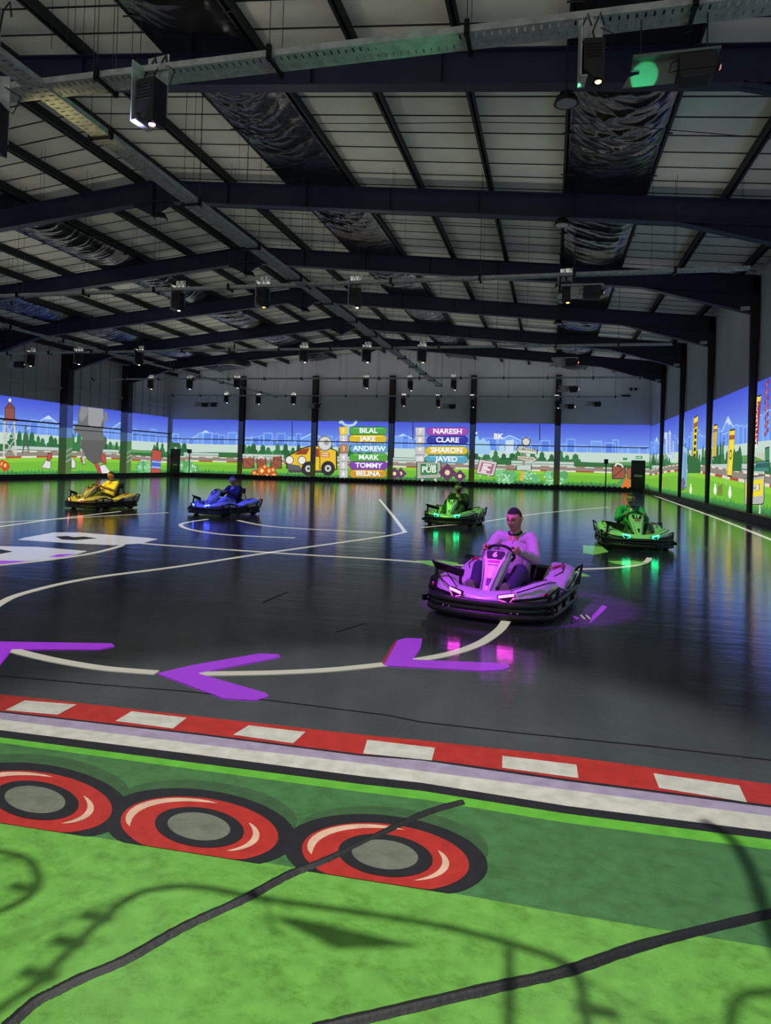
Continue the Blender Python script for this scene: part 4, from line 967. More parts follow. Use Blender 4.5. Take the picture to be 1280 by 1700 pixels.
# ------------------------------------------------------------------ projectors
LENS = {}
def lens_mat(c, s=6.0):
    return emi('lens_%02x%02x%02x' % c, c, s)
def projector(px, py, y, label, lens=(255, 240, 230), kind='tall', tw=0.0, big=False, side=1, plate=M_GALV):
    """tall: upright unit shining down, carried by a metal plate; flat: unit lying level"""
    p = atY(px, py, y); root = empty('projector', p, label, 'projector', 'projectors hung from the trays', rz=tw)
    if big: root.scale = (big,) * 3
    if kind == 'tall':
        b = MB(); b.box((-.10, -.02, -.06), (.13, .18, .28), M_BLACK); b.prism([(-.10, -.02, -.06), (.13, -.02, -.06), (.13, -.02, -.19), (.02, -.02, -.16)][::-1], (0, .2, 0), M_BLACK)
        for k in range(5): b.box((-.08, -.026, .06 + k * .035), (.10, -.02, .075 + k * .035), M_BLACKM)
        subdiv(b.build('body', root), 0, .008)
        b = MB(); b.box((-.14, -.05, -.16), (-.125, .2, .48), plate); b.box((-.14, .185, -.05), (.13, .2, .62), plate); b.box((-.14, -.05, -.165), (-.06, .2, -.15), plate); b.build('mounting_plate', root)
        b = MB(); b.cyl((.07, .04, -.19), (.07, .04, -.13), .045, M_BLACKM, 14); l = b.build('lens_barrel', root)
        b = MB(); b.ball((.07, .04, -.19), (.036, .036, .02), lens_mat(lens), 12, 8); b.build('lens', l)
        b = MB(); zt = TZ - p.z
        for s_ in (-.1, .04): b.tube([(s_, .1, .3), (s_ - .03, .12, .3 + (zt - .3) * .5), (s_ + .02, .15, max(zt, .5)), (s_ + .06, .19, max(zt, .5) + .12), (s_ + .1, .15, max(zt, .5) - .05)], .009, M_BLACK, 6)
        b.tube([(.1, .1, .28), (.2, .12, .22), (.26, .14, .4), (.1, .16, .5)], .006, M_BLACK, 6); b.build('cables', root)
        b = MB(); b.box((-.02, .16, .2), (.02, .2, max(zt + .05, .4)), plate); b.build('hanging_bracket', root)
    else:
        b = MB(); b.box((-.02, -.14, -.10), (.36, .16, .08), M_BLACK); b.prism([(-.02, -.14, -.10), (.36, -.14, -.10), (.32, -.14, -.19), (.0, -.14, -.19)][::-1], (0, .24, 0), M_BLACK); subdiv(b.build('body', root), 0, .01)
        b = MB(); b.box((-.5, -.12, .10), (.4, .18, .13), plate); b.prism([(-.60, .0, -.17), (-.05, .0, -.17), (.0, .0, .10), (-.5, .0, .10), (-.5, .0, .04), (-.42, .0, .02), (-.42, .0, -.03), (-.54, .0, -.05)], (0, .012, 0), plate); b.build('mounting_plate', root)
        zt = (TZ - p.z + .05) / (big if big else 1); b = MB()
        for s_ in (-.4, .3): b.tube([(s_, .1, .12), (s_, .1, max(zt, .3))], .008, M_WIRE, 6)
        b.build('hanging_rod', root)
        b = MB(); b.cyl((.36, .0, -.03), (.41, .0, -.04), .045, M_BLACKM, 14); l = b.build('lens_barrel', root)
        b = MB(); b.ball((.41, .0, -.04), (.018, .034, .034), lens_mat(lens), 12, 8); b.build('lens', l)
        b = MB(); b.tube([(-.02, -.06, .05), (-.1, -.1, .0), (-.12, -.1, -.1), (-.02, -.08, -.08)], .008, M_BLACK, 6); b.build('cables', root)
    return root
M_PLATE = mat('pale_plate', (96, 108, 98), .5, .1)
projector(240, 175, 8.1 * K, 'large black projector with glowing pink lens on the nearest tray', (255, 170, 210), tw=-.15, big=1.05)
projector(984, 105, 8.0 * K, 'large black projector with warm yellow lens on the nearest tray', (255, 216, 120), tw=.1, big=.82)
projector(1128, 112, 8.35 * K, 'black projector lying level on a pale plate, beside the yellow lensed one', (90, 60, 60), 'flat', plate=M_PLATE, big=.84)
projector(-26, 215, 6.6 * K, 'grey plated projector cut off by the left edge of the picture', (200, 190, 190), tw=.3, big=1.0)
far_list = [  # x, y, row, lens colour, kind
 (292, 503, 1, (235, 238, 255), 'tall', 'leftmost'), (433, 497, 1, (255, 150, 70), 'tall', 'orange lensed'), (588, 497, 1, (255, 235, 200), 'tall', 'white lensed, right of the ridge tray'), (937, 488, 1, (255, 200, 90), 'tall', 'amber lensed, near the right sheet'), (970, 483, 1, (60, 60, 60), 'flat', 'level lying'),
 (28, 604, 2, (60, 60, 60), 'flat', 'level lying, leftmost'), (48, 600, 2, (255, 214, 150), 'tall', 'pale plated, far left'), (128, 597, 2, (255, 230, 170), 'tall', 'left of the left column'), (228, 598, 2, (255, 214, 150), 'tall', 'above the left column'), (503, 593, 2, (255, 200, 170), 'tall', 'left of the middle'), (607, 593, 2, (255, 240, 220), 'tall', 'middle one'), (699, 593, 2, (255, 214, 120), 'tall', 'right of the middle'), (940, 600, 2, (255, 120, 90), 'flat', 'level lying at the right'),
 (249, 640, 3, (255, 210, 160), 'tall', 'leftmost'), (313, 640, 3, (235, 240, 255), 'tall', 'second from the left'), (392, 638, 3, (200, 200, 200), 'tall', 'third from the left'), (607, 638, 3, (210, 220, 255), 'tall', 'middle one'), (681, 642, 3, (200, 210, 230), 'tall', 'right of the middle'), (753, 641, 3, (200, 200, 210), 'tall', 'fourth from the right end'), (946, 645, 3, (255, 110, 170), 'flat', 'level lying with a pink lens'),
 (336, 671, 4, (60, 60, 60), 'flat', 'level lying, left of a pair'), (353, 671, 4, (60, 60, 60), 'flat', 'level lying, right of a pair'), (375, 664, 4, (230, 236, 255), 'tall', 'left end'), (428, 666, 4, (240, 244, 255), 'tall', 'second upright from the left'), (486, 666, 4, (200, 220, 255), 'tall', 'third upright from the left'), (524, 673, 4, (60, 60, 60), 'flat', 'level lying on a back post'), (669, 669, 4, (210, 220, 255), 'tall', 'middle upright'), (727, 671, 4, (255, 190, 80), 'tall', 'amber lensed upright'), (747, 674, 4, (60, 60, 60), 'flat', 'level lying beside the amber one'), (784, 671, 4, (200, 210, 230), 'tall', 'upright in front of a post'), (925, 672, 4, (200, 210, 255), 'tall', 'upright before the right post'), (943, 674, 4, (210, 220, 255), 'flat', 'level lying with blue lens'), (987, 670, 4, (60, 60, 60), 'flat', 'level lying, rightmost')]
for px, py, r, lc, kd, lab in far_list:
    projector(px, py, TY[r] - .1, 'black projector on the %s tray, %s' % (tn[r], lab), lc, kd, tw=random.uniform(-.25, .25))

# ------------------------------------------------------------------ round high bay lamps (switched off)
M_LENSOFF = mat('lamp_glass_off', (150, 150, 146), .35)
def bay_lamp(px, py, y, label, r=.19, stem=None):
    p = atY(px, py, y); root = empty('high_bay_lamp', p, label, 'ceiling lamp', 'round lamps under the roof')
    MB().cyl((0,0,0), (0,0,.07), r, M_BLACK, 28, r * .85).build('housing', root)
    MB().cyl((0,0,-.006), (0,0,.002), r * .80, M_LENSOFF, 28).build('glass', root)
    m = MB(); m.cyl((0,0,.07), (0,0,.17), r * .45, M_BLACKM, 14)
    for k in range(8): m.obox((math.cos(k*PI/4) * r * .5, math.sin(k*PI/4) * r * .5, .11), (r*.4, .008, .08), Matrix.Rotation(k*PI/4, 3, 'Z'), M_BLACK)
    m.build('heat_sink', root)
    m = MB(); m.tube([(0,0,.17), (0,0, max(.25, roof(p.x) - p.z + .05))], .012, M_WIRE, 6); m.build('hanging_rod', root)
bay_lamp(940, 172, 13.2 * K, 'round black high bay lamp hanging at the nearest right sheet')
bay_lamp(933, 374, 20.4 * K, 'round black high bay lamp at the second right sheet')
bay_lamp(930, 478, 27.6 * K, 'round high bay lamp at the third right sheet, beside an amber projector')
bay_lamp(927, 538, 34.6 * K, 'round high bay lamp at the fourth right sheet')
bay_lamp(926, 578, 42 * K, 'farthest round high bay lamp of the right row')
bay_lamp(267, 364, 20.5 * K, 'round black lamp under the ridge gusset of the second frame')
bay_lamp(415, 459, 27.8 * K, 'round black lamp under the ridge gusset of the third frame')
bay_lamp(508, 518, 34.9 * K, 'round black lamp under the ridge gusset of the fourth frame')
p = atY(388, 608, 46 * K); root = empty('air_extractor', p, 'dark dish shaped extractor under the far left roof', 'extractor')
MB().loft([[(1.0 * s_ * math.cos(a), 1.0 * s_ * math.sin(a), z) for a in [2*PI*k/28 for k in range(28)]] for s_, z in ((.98, .3), (1.0, .1), (.9, -.02), (.6, -.1), (.05, -.13))], M_BLACK, closed=True).build('dish', root)
m = MB(); m.tube([(math.cos(a) * .9, math.sin(a) * .9, -.03) for a in [PI * 1.2 + k * PI * .06 for k in range(11)]], .02, mat('lit_rim', (214, 220, 220), .4), 6); m.build('rim', root)  # pale arc paints the lit lower edge of the dish
m = MB(); m.cyl((0,0,.1), (0,0, roof(p.x) - p.z), .05, M_DARK, 8); m.build('hanging_rod', root)
# small white junction boxes on the haunches
for i, y in enumerate(FRAMES[2:]):
    m = MB(); m.box((XR - .30*K - .34, y - .25, 7.72 * K), (XR - .30*K - .1, y - .13, 7.72 * K + .1), mat('box_white', (190, 194, 190), .5))
    tag(m.build('junction_box'), 'small white box at the right haunch of the %s frame' % far[i + 2], 'box')
# sagging power cables across the roof bays
for k, (q, sag) in enumerate(((((470, 205), (640, 205), (800, 203), (1000, 206), (1280, 230)), 16 * K), (((0, 380), (120, 350), (250, 330)), 22 * K), (((930, 345), (1060, 355), (1240, 362)), 22 * K), (((430, 350), (600, 362), (800, 372), (930, 378)), 22 * K))):
    tag(MB().tube([atY(x, y, sag) for x, y in q], .008, M_BLACK, 5).build('power_cable'), 'thin black cable sagging under the roof, ' + ['across the nearest bay', 'at the far left of the second bay', 'at the right of the second bay', 'across the middle of the second bay'][k], 'cable')
# stray projector light on the nearest tray
spot('stray_beam', (.3, 8.1 * K, TZ - .8), (-2.6 * K, 8.45 * K, TZ), 90, (.15, 1, .4), 34, .9, .02)
spot('stray_beam', (-4.6, 8.0 * K, TZ - .8), (-5.3 * K, 8.45 * K, TZ), 34, (.5, .5, 1), 60, .9, .02)
spot('stray_beam', (-6.6, 8.6 * K, TZ - .9), (-7.2 * K, 9.2 * K, TZ), 50, (1, .8, .35), 70, .9, .02)
q = atY(1128, 112, 8.6 * K); spot('stray_beam', (q.x - .5, q.y - .9, q.z - .6), (q.x - .30, q.y, q.z - .05), 90, (.08, 1, .45), 17, .2, .01)
# ------------------------------------------------------------------ electric karts (nose = +x, driver's left = +y)
M_BODY = mat('kart_white_body', (176, 174, 176), .28, coat=.5); M_TRIM = mat('kart_grey_panel', (120, 124, 118), .35); M_BUMP = mat('bumper_plastic', (20, 19, 22), .42, bump=.15, bscale=60)
M_TYRE = mat('tyre_rubber', (14, 14, 14), .75, bump=.3, bscale=90); M_RIM = mat('rim_metal', (60, 60, 62), .35, .8); M_SEAT = mat('seat_black', (15, 15, 17), .5)
M_REDD = mat('red_decal', (150, 24, 40), .4); M_PANEL = mat('number_panel', (26, 10, 32), .7); M_TUBE = mat('black_tube', (16, 16, 18), .3, .5); M_BOLT = mat('bolt_steel', (160, 160, 160), .3, .9)
def mirror(pts, s): return [(x, y * s, z) for x, y, z in pts]
def kart(name, loc, heading, number, led, label, panel=None, ledstr=14):
    root = empty('go_kart', (loc[0], loc[1], 0), label, 'go-kart', 'karts on the track', rz=heading)
    O = []
    # outline of the bumper ring
    half = [(.86, 0), (.855, .16), (.83, .32), (.77, .46), (.66, .565), (.52, .605), (.2, .615), (-.2, .615), (-.52, .61), (-.68, .585), (-.78, .50), (-.825, .36), (-.84, .18), (-.84, 0)]
    ring = half + [(x, -y) for x, y in half[-2:0:-1]]
    def swept(mb, z0, z1, out, inn, mt):
        secs = []
        n = len(ring)
        for i, (x, y) in enumerate(ring):
            a = ring[i-1]; b_ = ring[(i+1) % n]; t = Vector((b_[0]-a[0], b_[1]-a[1], 0)).normalized(); nr = Vector((t.y, -t.x, 0))
            if nr.dot(Vector((x, y, 0))) < 0: nr = -nr
            p = Vector((x, y, 0)); zm = (z0 + z1) / 2
            secs.append([p + nr*inn + Vector((0,0,z0)), p + nr*out*.8 + Vector((0,0,z0)), p + nr*out + Vector((0,0,zm)), p + nr*out*.8 + Vector((0,0,z1)), p + nr*inn + Vector((0,0,z1))])
        secs.append(secs[0]); mb.loft(secs, mt, closed=True)
    m = MB(); swept(m, .045, .105, .035, -.05, M_BUMP); swept(m, .098, .16, .02, -.05, M_BUMP); swept(m, .155, .21, .03, -.05, M_BUMP)
    bm = m.build('bumper', root)
    m = MB()
    for s in (1, -1):
        for (x, y) in ((.60, .603), (.42, .637), (.12, .648), (-.3, .648)):
            m.obox((x, s * y, .13), (.17, .03, .055), Matrix.Rotation(s * (.45 if x > .55 else 0), 3, 'Z'), M_BLACKM)
            for k in (-.04, .04): m.ball((x + k, s * (y + .014 - (k if x > .55 else 0) * .45), .13), .011, M_BOLT, 8, 6)
    for y in (.30, .36, -.30, -.36): m.ball((.872 - abs(y)*.09, y, .115), .012, M_BOLT, 8, 6)
    m.build('bumper_clamps', bm)
    m = MB(); m.loft([[(x * .94, y * .93, .06) for x, y in ring], [(x * .94, y * .93, .075) for x, y in ring]], M_BLACK, closed=True, smooth=False, caps=True); m.build('floor_pan', root)
    # nose cover between the lights and the wings that sweep back over the front wheels
    m = MB(); secs = []
    for t in range(13):
        y = -.30 + .60 * t / 12; ed = abs(y) / .30; xf = .835 - .05 * ed ** 2
        secs.append([(xf + .01, y, .20), (xf - .01, y, .235 + .02 * ed), (xf - .10, y, .262 + .035 * ed), (.58, y, .265 + .03 * ed), (.50, y, .20)])
    m.loft(secs, M_BODY, caps=True); subdiv(m.build('nose_cover', root), 1)
    for s in (1, -1):
        m = MB(); secs = []
        prof = [  # x_out,y_out,z_low | crest | inner
            ((.80, .28, .21), (.77, .29, .285), (.66, .25, .30), (.60, .22, .24)),
            ((.74, .42, .21), (.69, .42, .325), (.58, .34, .335), (.50, .29, .25)),
            ((.62, .535, .21), (.56, .52, .355), (.45, .41, .37), (.38, .36, .26)),
            ((.47, .59, .21), (.42, .565, .36), (.32, .46, .375), (.26, .41, .26)),
            ((.30, .60, .21), (.27, .575, .335), (.19, .49, .345), (.14, .44, .25)),
            ((.14, .60, .20), (.12, .575, .285), (.07, .51, .29), (.04, .46, .23))]
        for q in prof: secs.append([Vector(p) for p in mirror(q, s)])
        m.loft(secs, M_BODY, caps=True)
        o = subdiv(m.build('front_wing', root), 2); md = o.modifiers.new('sol', 'SOLIDIFY'); md.thickness = .012
        m = MB()   # dark seam lines and red decal riding on the wing
        m.tube([Vector(p) for p in mirror([(.775, .33, .292), (.69, .435, .328), (.56, .525, .357), (.42, .57, .361), (.27, .578, .336)], s)], .006, M_BLACK, 6)
        m.tube([Vector(p) for p in mirror([(.74, .27, .296), (.62, .37, .342), (.49, .465, .372), (.36, .51, .375)], s)], .005, M_BLACK, 6)
        m.build('wing_seam', o)
        m = MB(); m.prism(mirror([(.655, .54, .25), (.60, .565, .25), (.595, .568, .285), (.625, .553, .29), (.64, .54, .275)], s), (.0, .012 * s, 0), M_REDD); m.build('decal', o)
        # side pod
        m = MB(); secs = []
        for x, yo, zo, zi, yi in ((.10, .575, .20, .22, .42), (.09, .58, .215, .235, .41), (.00, .60, .25, .265, .37), (-.18, .61, .30, .325, .34), (-.38, .615, .35, .385, .33), (-.55, .61, .385, .425, .33), (-.70, .60, .38, .42, .34), (-.785, .57, .34, .37, .35), (-.80, .56, .32, .35, .36)):
            secs.append([(x, yo * s, .16), (x, yo * s, .18), (x, (yo + .004) * s, zo * .74), (x, (yo - .015) * s, zo - .02), (x, (yo - .04) * s, zo), (x, (yo * .6 + yi * .4) * s, zo * .5 + zi * .5 + .004), (x, (yi + .03) * s, zi), (x, yi * s, zi - .015), (x, (yi - .01) * s, .16)])
        m.loft(secs, M_BODY, caps=True); o = subdiv(m.build('side_pod', root), 1)
        m = MB(); m.tube([(-.02, .606 * s, .20), (-.2, .616 * s, .23), (-.42, .618 * s, .27), (-.62, .612 * s, .31)], .008, M_BLACK, 6)
        m.tube([(-.2, .46 * s, .325), (-.34, .52 * s, .358), (-.5, .50 * s, .398), (-.68, .45 * s, .412)], .006, M_BLACK, 6); m.build('pod_seam', o)
        m = MB()
        for k in range(3): m.tube([(-.30 - .05*k, (.38 + .02*k) * s, .382 + .008*k), (-.38 - .05*k, (.43 + .02*k) * s, .392 + .008*k), (-.46 - .03*k, (.46 + .01*k) * s, .402 + .006*k), (-.40 - .03*k, (.50 + .01*k) * s, .386 + .010*k)], .006, M_REDD, 5)
        m.build('decal', o)
        m = MB(); m.poly(mirror([(-.05, .607, .20), (-.28, .615, .22), (-.28, .615, .31), (-.16, .608, .29)], s)[::s], M_TRIM); m.build('grey_panel', o)
        # wheels
        for x, r, wd, yy in ((.50, .115, .09, .50), (-.56, .135, .15, .50)):
            w_ = MB(); pf = [(-.5, .72), (-.5, .92), (-.38, 1), (.38, 1), (.5, .92), (.5, .72)]
            w_.loft([[(x + r*f*math.cos(a), s*(yy) + wd*o_, r + r*f*math.sin(a)) for a in [2*PI*k/28 for k in range(28)]] for o_, f in pf], M_TYRE, closed=True)
            wh = w_.build('wheel', root)
            w_ = MB(); w_.loft([[(x + r*f*math.cos(a), s*(yy) + wd*o_, r + r*f*math.sin(a)) for a in [2*PI*k/20 for k in range(20)]] for o_, f in ((-.42, .72), (-.3, .3), (.3, .3), (.42, .72))], M_RIM, closed=True, caps=True); w_.build('rim', wh)
        # corner guard tubes
        m = MB(); m.tube(mirror([(.80, .26, .215), (.74, .44, .235), (.62, .585, .255), (.50, .63, .30), (.40, .64, .31), (.10, .64, .24), (-.2, .64, .22)], s), .013, M_TUBE, 8)
        m.tube(mirror([(.60, .59, .20), (.60, .60, .26)], s), .018, M_TUBE, 8); m.tube(mirror([(.44, .625, .20), (.44, .638, .30)], s), .018, M_TUBE, 8); m.build('guard_tube', root)
        m = MB(); m.tube(mirror([(-.55, .61, .19), (-.58, .655, .33), (-.66, .66, .40), (-.78, .62, .38), (-.84, .54, .30), (-.84, .50, .19)], s), .014, M_TUBE, 8)
        m.tube(mirror([(-.70, .62, .19), (-.72, .65, .39)], s), .012, M_TUBE, 8); m.build('guard_tube', root)
        # light unit: bar of LEDs with a thin triangle of light below
        M_LED = emi('led_%s' % name, led, ledstr); M_LEDT = emi('led_line_%s' % name, led, ledstr * .35); M_HOUS = mat('lamp_housing', (24, 20, 26), .3)
        a, b_ = Vector((.852, .18 * s, .252)), Vector((.792, .31 * s, .274)); t = (b_ - a).normalized(); nn = Vector((t.y * s, -t.x * s, 0)).normalized(); up = Vector((0, 0, 1)); M3 = Matrix((t, nn, up)).transposed()
        m = MB(); m.obox((a + b_) / 2 - nn * .012, ((b_ - a).length + .012, .03, .03), M3, M_HOUS)
        m.prism([a - t*.01 + nn*.0 - up*.02, b_ + t*.01 - up*.02, (a + b_)/2 + t*.03 - up*.075], -nn * .02, M_HOUS); lo = m.build('headlight', root)
        m = MB()
        for k in range(7): m.obox(a + (b_ - a) * ((k + .5) / 7) + nn * .006, ((b_ - a).length / 7 * .86, .012, .022), M3, M_LED)
        m.build('led_bar', lo)
        m = MB(); c = (a + b_)/2 + t*.03 - up*.068 + nn*.006
        m.tube([a - up*.024 + nn*.006, c, b_ - up*.024 + nn*.006], .0035, M_LEDT, 5); m.build('led_line', lo)
    # steering fairing
    m = MB()
    secs = []
    for x, z, w0, w1, dx in ((.30, .605, .10, .118, .05), (.335, .60, .114, .132, .07), (.395, .545, .106, .134, .10), (.48, .45, .078, .112, .13), (.57, .35, .056, .088, .13), (.655, .265, .044, .074, .10), (.70, .225, .03, .05, .06)):
        secs.append([(x - dx, -w1, z - dx * .35), (x - dx * .3, -w1 * .97, z - dx * .1), (x, -w0, z), (x, -w0 * .3, z + .006), (x, w0 * .3, z + .006), (x, w0, z), (x - dx * .3, w1 * .97, z - dx * .1), (x - dx, w1, z - dx * .35)])
    m.loft(secs, M_BODY, smooth=False); o = m.build('steering_fairing', root); md = o.modifiers.new('sol', 'SOLIDIFY'); md.thickness = .006; md.offset = 0; subdiv(o, 0, .006)
    # plane of the fairing front: from (.335,.60) to (.57,.35)
    A, Bp = Vector((.335, 0, .607)), Vector((.57, 0, .357)); dn = (Bp - A).normalized(); nr = Vector((-dn.z, 0, dn.x)); nr = nr if nr.x > 0 else -nr
    P = lambda u, v, e=.008: A + dn * v + Vector((0, u, 0)) + nr * e
    m = MB(); m.prism([P(-.085, .01), P(.085, .01), P(.095, .03), P(.072, .105), P(-.072, .105), P(-.095, .03)], nr * .005, panel or M_PANEL); pn = m.build('number_panel', o)
    M4 = frame4(P(0, .058, .0145), (0, 1, 0), -dn, nr)
    text('number', number, .085, M4, mat('number_white', (240, 235, 240), .4), pn, bold=.03, ext=.0008, sx=1.1)
    m = MB(); m.prism([P(-.055, .125), P(.055, .118), P(.06, .135), P(.045, .148), P(-.05, .15), P(-.06, .14)], nr * .003, M_REDD); m.build('decal', o)
    m = MB(); m.prism([P(-.05, .175), P(.05, .175), P(.05, .18), P(-.05, .18)], nr * .003, M_BLACK); m.prism([P(-.022, .335, .0), P(.022, .335, .0), P(.012, .42, -.004), P(-.012, .42, -.004)], nr * .012, M_BLACK); m.build('black_inlay', o)
    for s in (1, -1):
        m = MB(); m.tube([Vector((.30, s*.12, .612)), P(s*.114, .02, .0), P(s*.106, .083, .0), P(s*.078, .21, .0), P(s*.058, .34, .0), Vector((.69, s*.04, .24))], .004, M_BLACK, 5); m.build('edge_line', o)
    m = MB(); m.cyl((.66, 0, .08), (.40, 0, .47), .02, M_BLACKM, 8); m.build('steering_column', root)
    # steering wheel
    c = Vector((.185, 0, .562)); ax = Vector((-.80, 0, .60)).normalized(); e1 = Vector((0, 1, 0)); e2 = ax.cross(e1)
    if e2.z < 0: e2 = -e2
    R_ = .138; m = MB(); m.tube([c + e1 * R_ * math.cos(a) + e2 * R_ * .86 * math.sin(a) for a in [2*PI*k/40 for k in range(40)]], .0145, M_SEAT, 10, closed=True)
    for a in (0, PI, -PI/2): m.tube([c, c + e1 * R_ * math.cos(a) + e2 * R_ * .86 * math.sin(a)], .012, M_BLACKM, 8)
    m.cyl(c - ax * .015, c + ax * .015, .045, M_BLACK, 18); m.cyl(c, Vector((.36, 0, .47)), .015, M_BLACKM, 8); m.build('steering_wheel', root)
    # seat
    m = MB(); secs = []
    for x, z, w_ in ((.06, .13, .17), (-.08, .11, .20), (-.24, .115, .215), (-.36, .20, .22), (-.43, .36, .22), (-.48, .52, .205), (-.51, .62, .16)):
        secs.append([(x + .11, -w_ - .02, z + .13), (x + .04, -w_ - .01, z + .05), (x, -w_ * .6, z), (x, 0, z - .005), (x, w_ * .6, z), (x + .04, w_ + .01, z + .05), (x + .11, w_ + .02, z + .13)])
    m.loft(secs, M_SEAT); o = m.build('seat', root); md = o.modifiers.new('sol', 'SOLIDIFY'); md.thickness = .025; md.offset = -1; subdiv(o, 1)
    m = MB(); m.obox((-.575, 0, .60), (.05, .34, .13), Matrix.Rotation(-.15, 3, 'Y'), M_SEAT)
    for s in (1, -1): m.tube([(-.58, s*.12, .58), (-.62, s*.16, .40), (-.66, s*.22, .20)], .013, M_TUBE, 8)
    m.build('headrest', root)
    m = MB(); m.box((-.74, -.32, .10), (-.50, .32, .36), M_BLACK)
    for k in range(5): m.box((-.75, -.28 + k*.13, .13), (-.74, -.20 + k*.13, .33), M_BLACKM)
    subdiv(m.build('motor_housing', root), 0, .015)
    m = MB()
    for s in (1, -1): m.tube([(.60, s*.12, .11), (.60, s*.12, .24)], .012, M_TUBE, 8); m.obox((.60, s*.12, .24), (.02, .09, .11), Matrix.Rotation(-.3, 3, 'Y'), M_BLACKM)
    m.build('pedals', root)
    # dark flap at the right front
    m = MB(); m.prism([(.62, -.24, .42), (.60, -.56, .475), (.57, -.60, .485), (.555, -.56, .41), (.60, -.26, .355)], (-.03, 0, .01), M_BLACK)
    m.tube([(.615, -.25, .43), (.59, -.58, .485)], .01, M_BLACKM, 6); m.tube([(.57, -.54, .42), (.56, -.57, .20)], .02, M_BLACK, 8); m.tube([(.60, -.28, .37), (.55, -.30, .24)], .015, M_BLACK, 8); m.build('sensor_flap', root)
    root.scale = (.95,) * 3
    return root

# ------------------------------------------------------------------ drivers
def remesh(o, vox, smooth=3):
    md = o.modifiers.new('remesh', 'REMESH'); md.mode = 'VOXEL'; md.voxel_size = vox; md.use_smooth_shade = True
    md = o.modifiers.new('smooth', 'SMOOTH'); md.factor = .5; md.iterations = smooth
    return o
def head_mesh(mb, mt, C, Rm, k=1.0, hair=False, beard=False):
    """deformed sphere with brow, eye sockets, nose, lips, chin; x = face direction"""
    def g(a, b_, s): return math.exp(-((a) ** 2 + (b_) ** 2) / (2 * s * s))
    nu, nv = 56, 44; vs = []
    for j in range(nv + 1):
        th = PI * j / nv
        for i in range(nu):
            ph = 2 * PI * i / nu; d = Vector((math.sin(th)*math.cos(ph), math.sin(th)*math.sin(ph), math.cos(th)))
            x, y, z = d.x * .098, d.y * .077, d.z * .122
            if z < 0:                                   # jaw narrows, back of skull rises to the neck
                t = -z / .122; y *= 1 - .26 * t; x = x * (1 - .12 * t) + .012 * t if x > 0 else x * (1 - .45 * t * t)
            if x > 0:
                f = 1.0
                x += .009 * g(y, z - .028, .022) * 1.2 + .006 * g(abs(y) - .03, z - .030, .015)      # brow
                x -= .015 * g(abs(y) - .032, z - .008, .0125)                                         # sockets
                x += .006 * g(abs(y) - .045, z + .022, .018)                                          # cheekbones
                nz = max(0, min(1, (.018 - z) / .045)) if z > -.030 else 0
                x += (.012 + .016 * nz) * math.exp(-(y / (.0075 + .006 * nz)) ** 2) * (1 if -.030 < z < .022 else math.exp(-((z + .030) / .006) ** 2) if z <= -.030 else math.exp(-((z - .022) / .012) ** 2))
                x += .006 * g(y * .55, z + .052, .006) + .006 * g(y * .6, z + .064, .006) - .004 * g(y * .5, z + .058, .0035)   # lips
                x += .010 * g(y, z + .098, .020) - .004 * g(y, z + .079, .01)                          # chin
            vs.append(Vector((x, y, z)))
    fs = [(j*nu+i, (j+1)*nu+i, (j+1)*nu+(i+1) % nu, j*nu+(i+1) % nu) for j in range(nv) for i in range(nu)]
    if hair:
        sel = []
        for f in fs:
            c = sum((vs[q] for q in f), Vector()) / 4
            lim = .072 if c.x > .03 else (.072 - (.03 - c.x) * 1.45 if c.x > -.04 else -.04 - .4 * (abs(c.y) < .05) * .05)
            if c.z > lim and not (abs(c.y) > .06 and c.x > -.01 and c.z < .02): sel.append(f)
        vs = [Vector((v.x * 1.03, v.y * 1.035, v.z * 1.025 + .001)) for v in vs]; fs = sel
    if beard:
        sel = []
        for f in fs:
            c = sum((vs[q] for q in f), Vector()) / 4
            if c.x > .0 and c.z < -.035 + (abs(c.y) > .05) * .03 and not (c.z > -.07 and c.z < -.045 and abs(c.y) < .024): sel.append(f)
        vs = [Vector((v.x * 1.02 + .001, v.y * 1.03, v.z * 1.015)) for v in vs]; fs = sel
    out = [C + Rm @ (v * k) for v in vs]
    mb.add(out, fs, mt, True)
def hand(mb, mt, W, tip, c, R_, e1, e2, ax, ang, s):
    """hand gripping the wheel rim at angle ang; W wrist"""
    rim = lambda a: c + e1 * R_ * math.cos(a) + e2 * R_ * .86 * math.sin(a)
    rp = rim(ang); rad = (rp - c).normalized()
    kn = []
    for i in range(4):
        a = ang + (-.19 + .125 * i) * (1 if s > 0 else -1) * -1; p = rim(a); r2 = (p - c).normalized(); ln = (.95, 1.05, 1.0, .82)[i]
        k0 = p + ax * .026 + r2 * .030
        pts = [W + (k0 - W) * .55, k0, p + r2 * .030 * ln - ax * .008, p + r2 * .012 - ax * .027 * ln, p - r2 * .016 * ln - ax * .016]
        mb.cap_chain(pts, [.012, .0115, .0098, .0088, .0078], mt, 8); kn.append(k0)
    pc = sum(kn, Vector()) / 4
    tt = (rim(ang + .12) - rim(ang - .12)).normalized()
    for o_ in (-.024, -.008, .008, .024): mb.cap_chain([W + tt * o_ * .7, (W + pc) / 2 + tt * o_ * 1.1, pc + tt * o_ * 1.05], [.017, .016, .012], mt, 8)
    up = tt if tt.z > 0 else -tt
    p = rp + up * .030
    mb.cap_chain([W * .7 + pc * .3 - rad * .012, pc * .6 + W * .4 - rad * .032 + up * .012, p - rad * .022 + ax * .024, p - rad * .014 + ax * .016 + up * .012], [.014, .0125, .0105, .009], mt, 8)
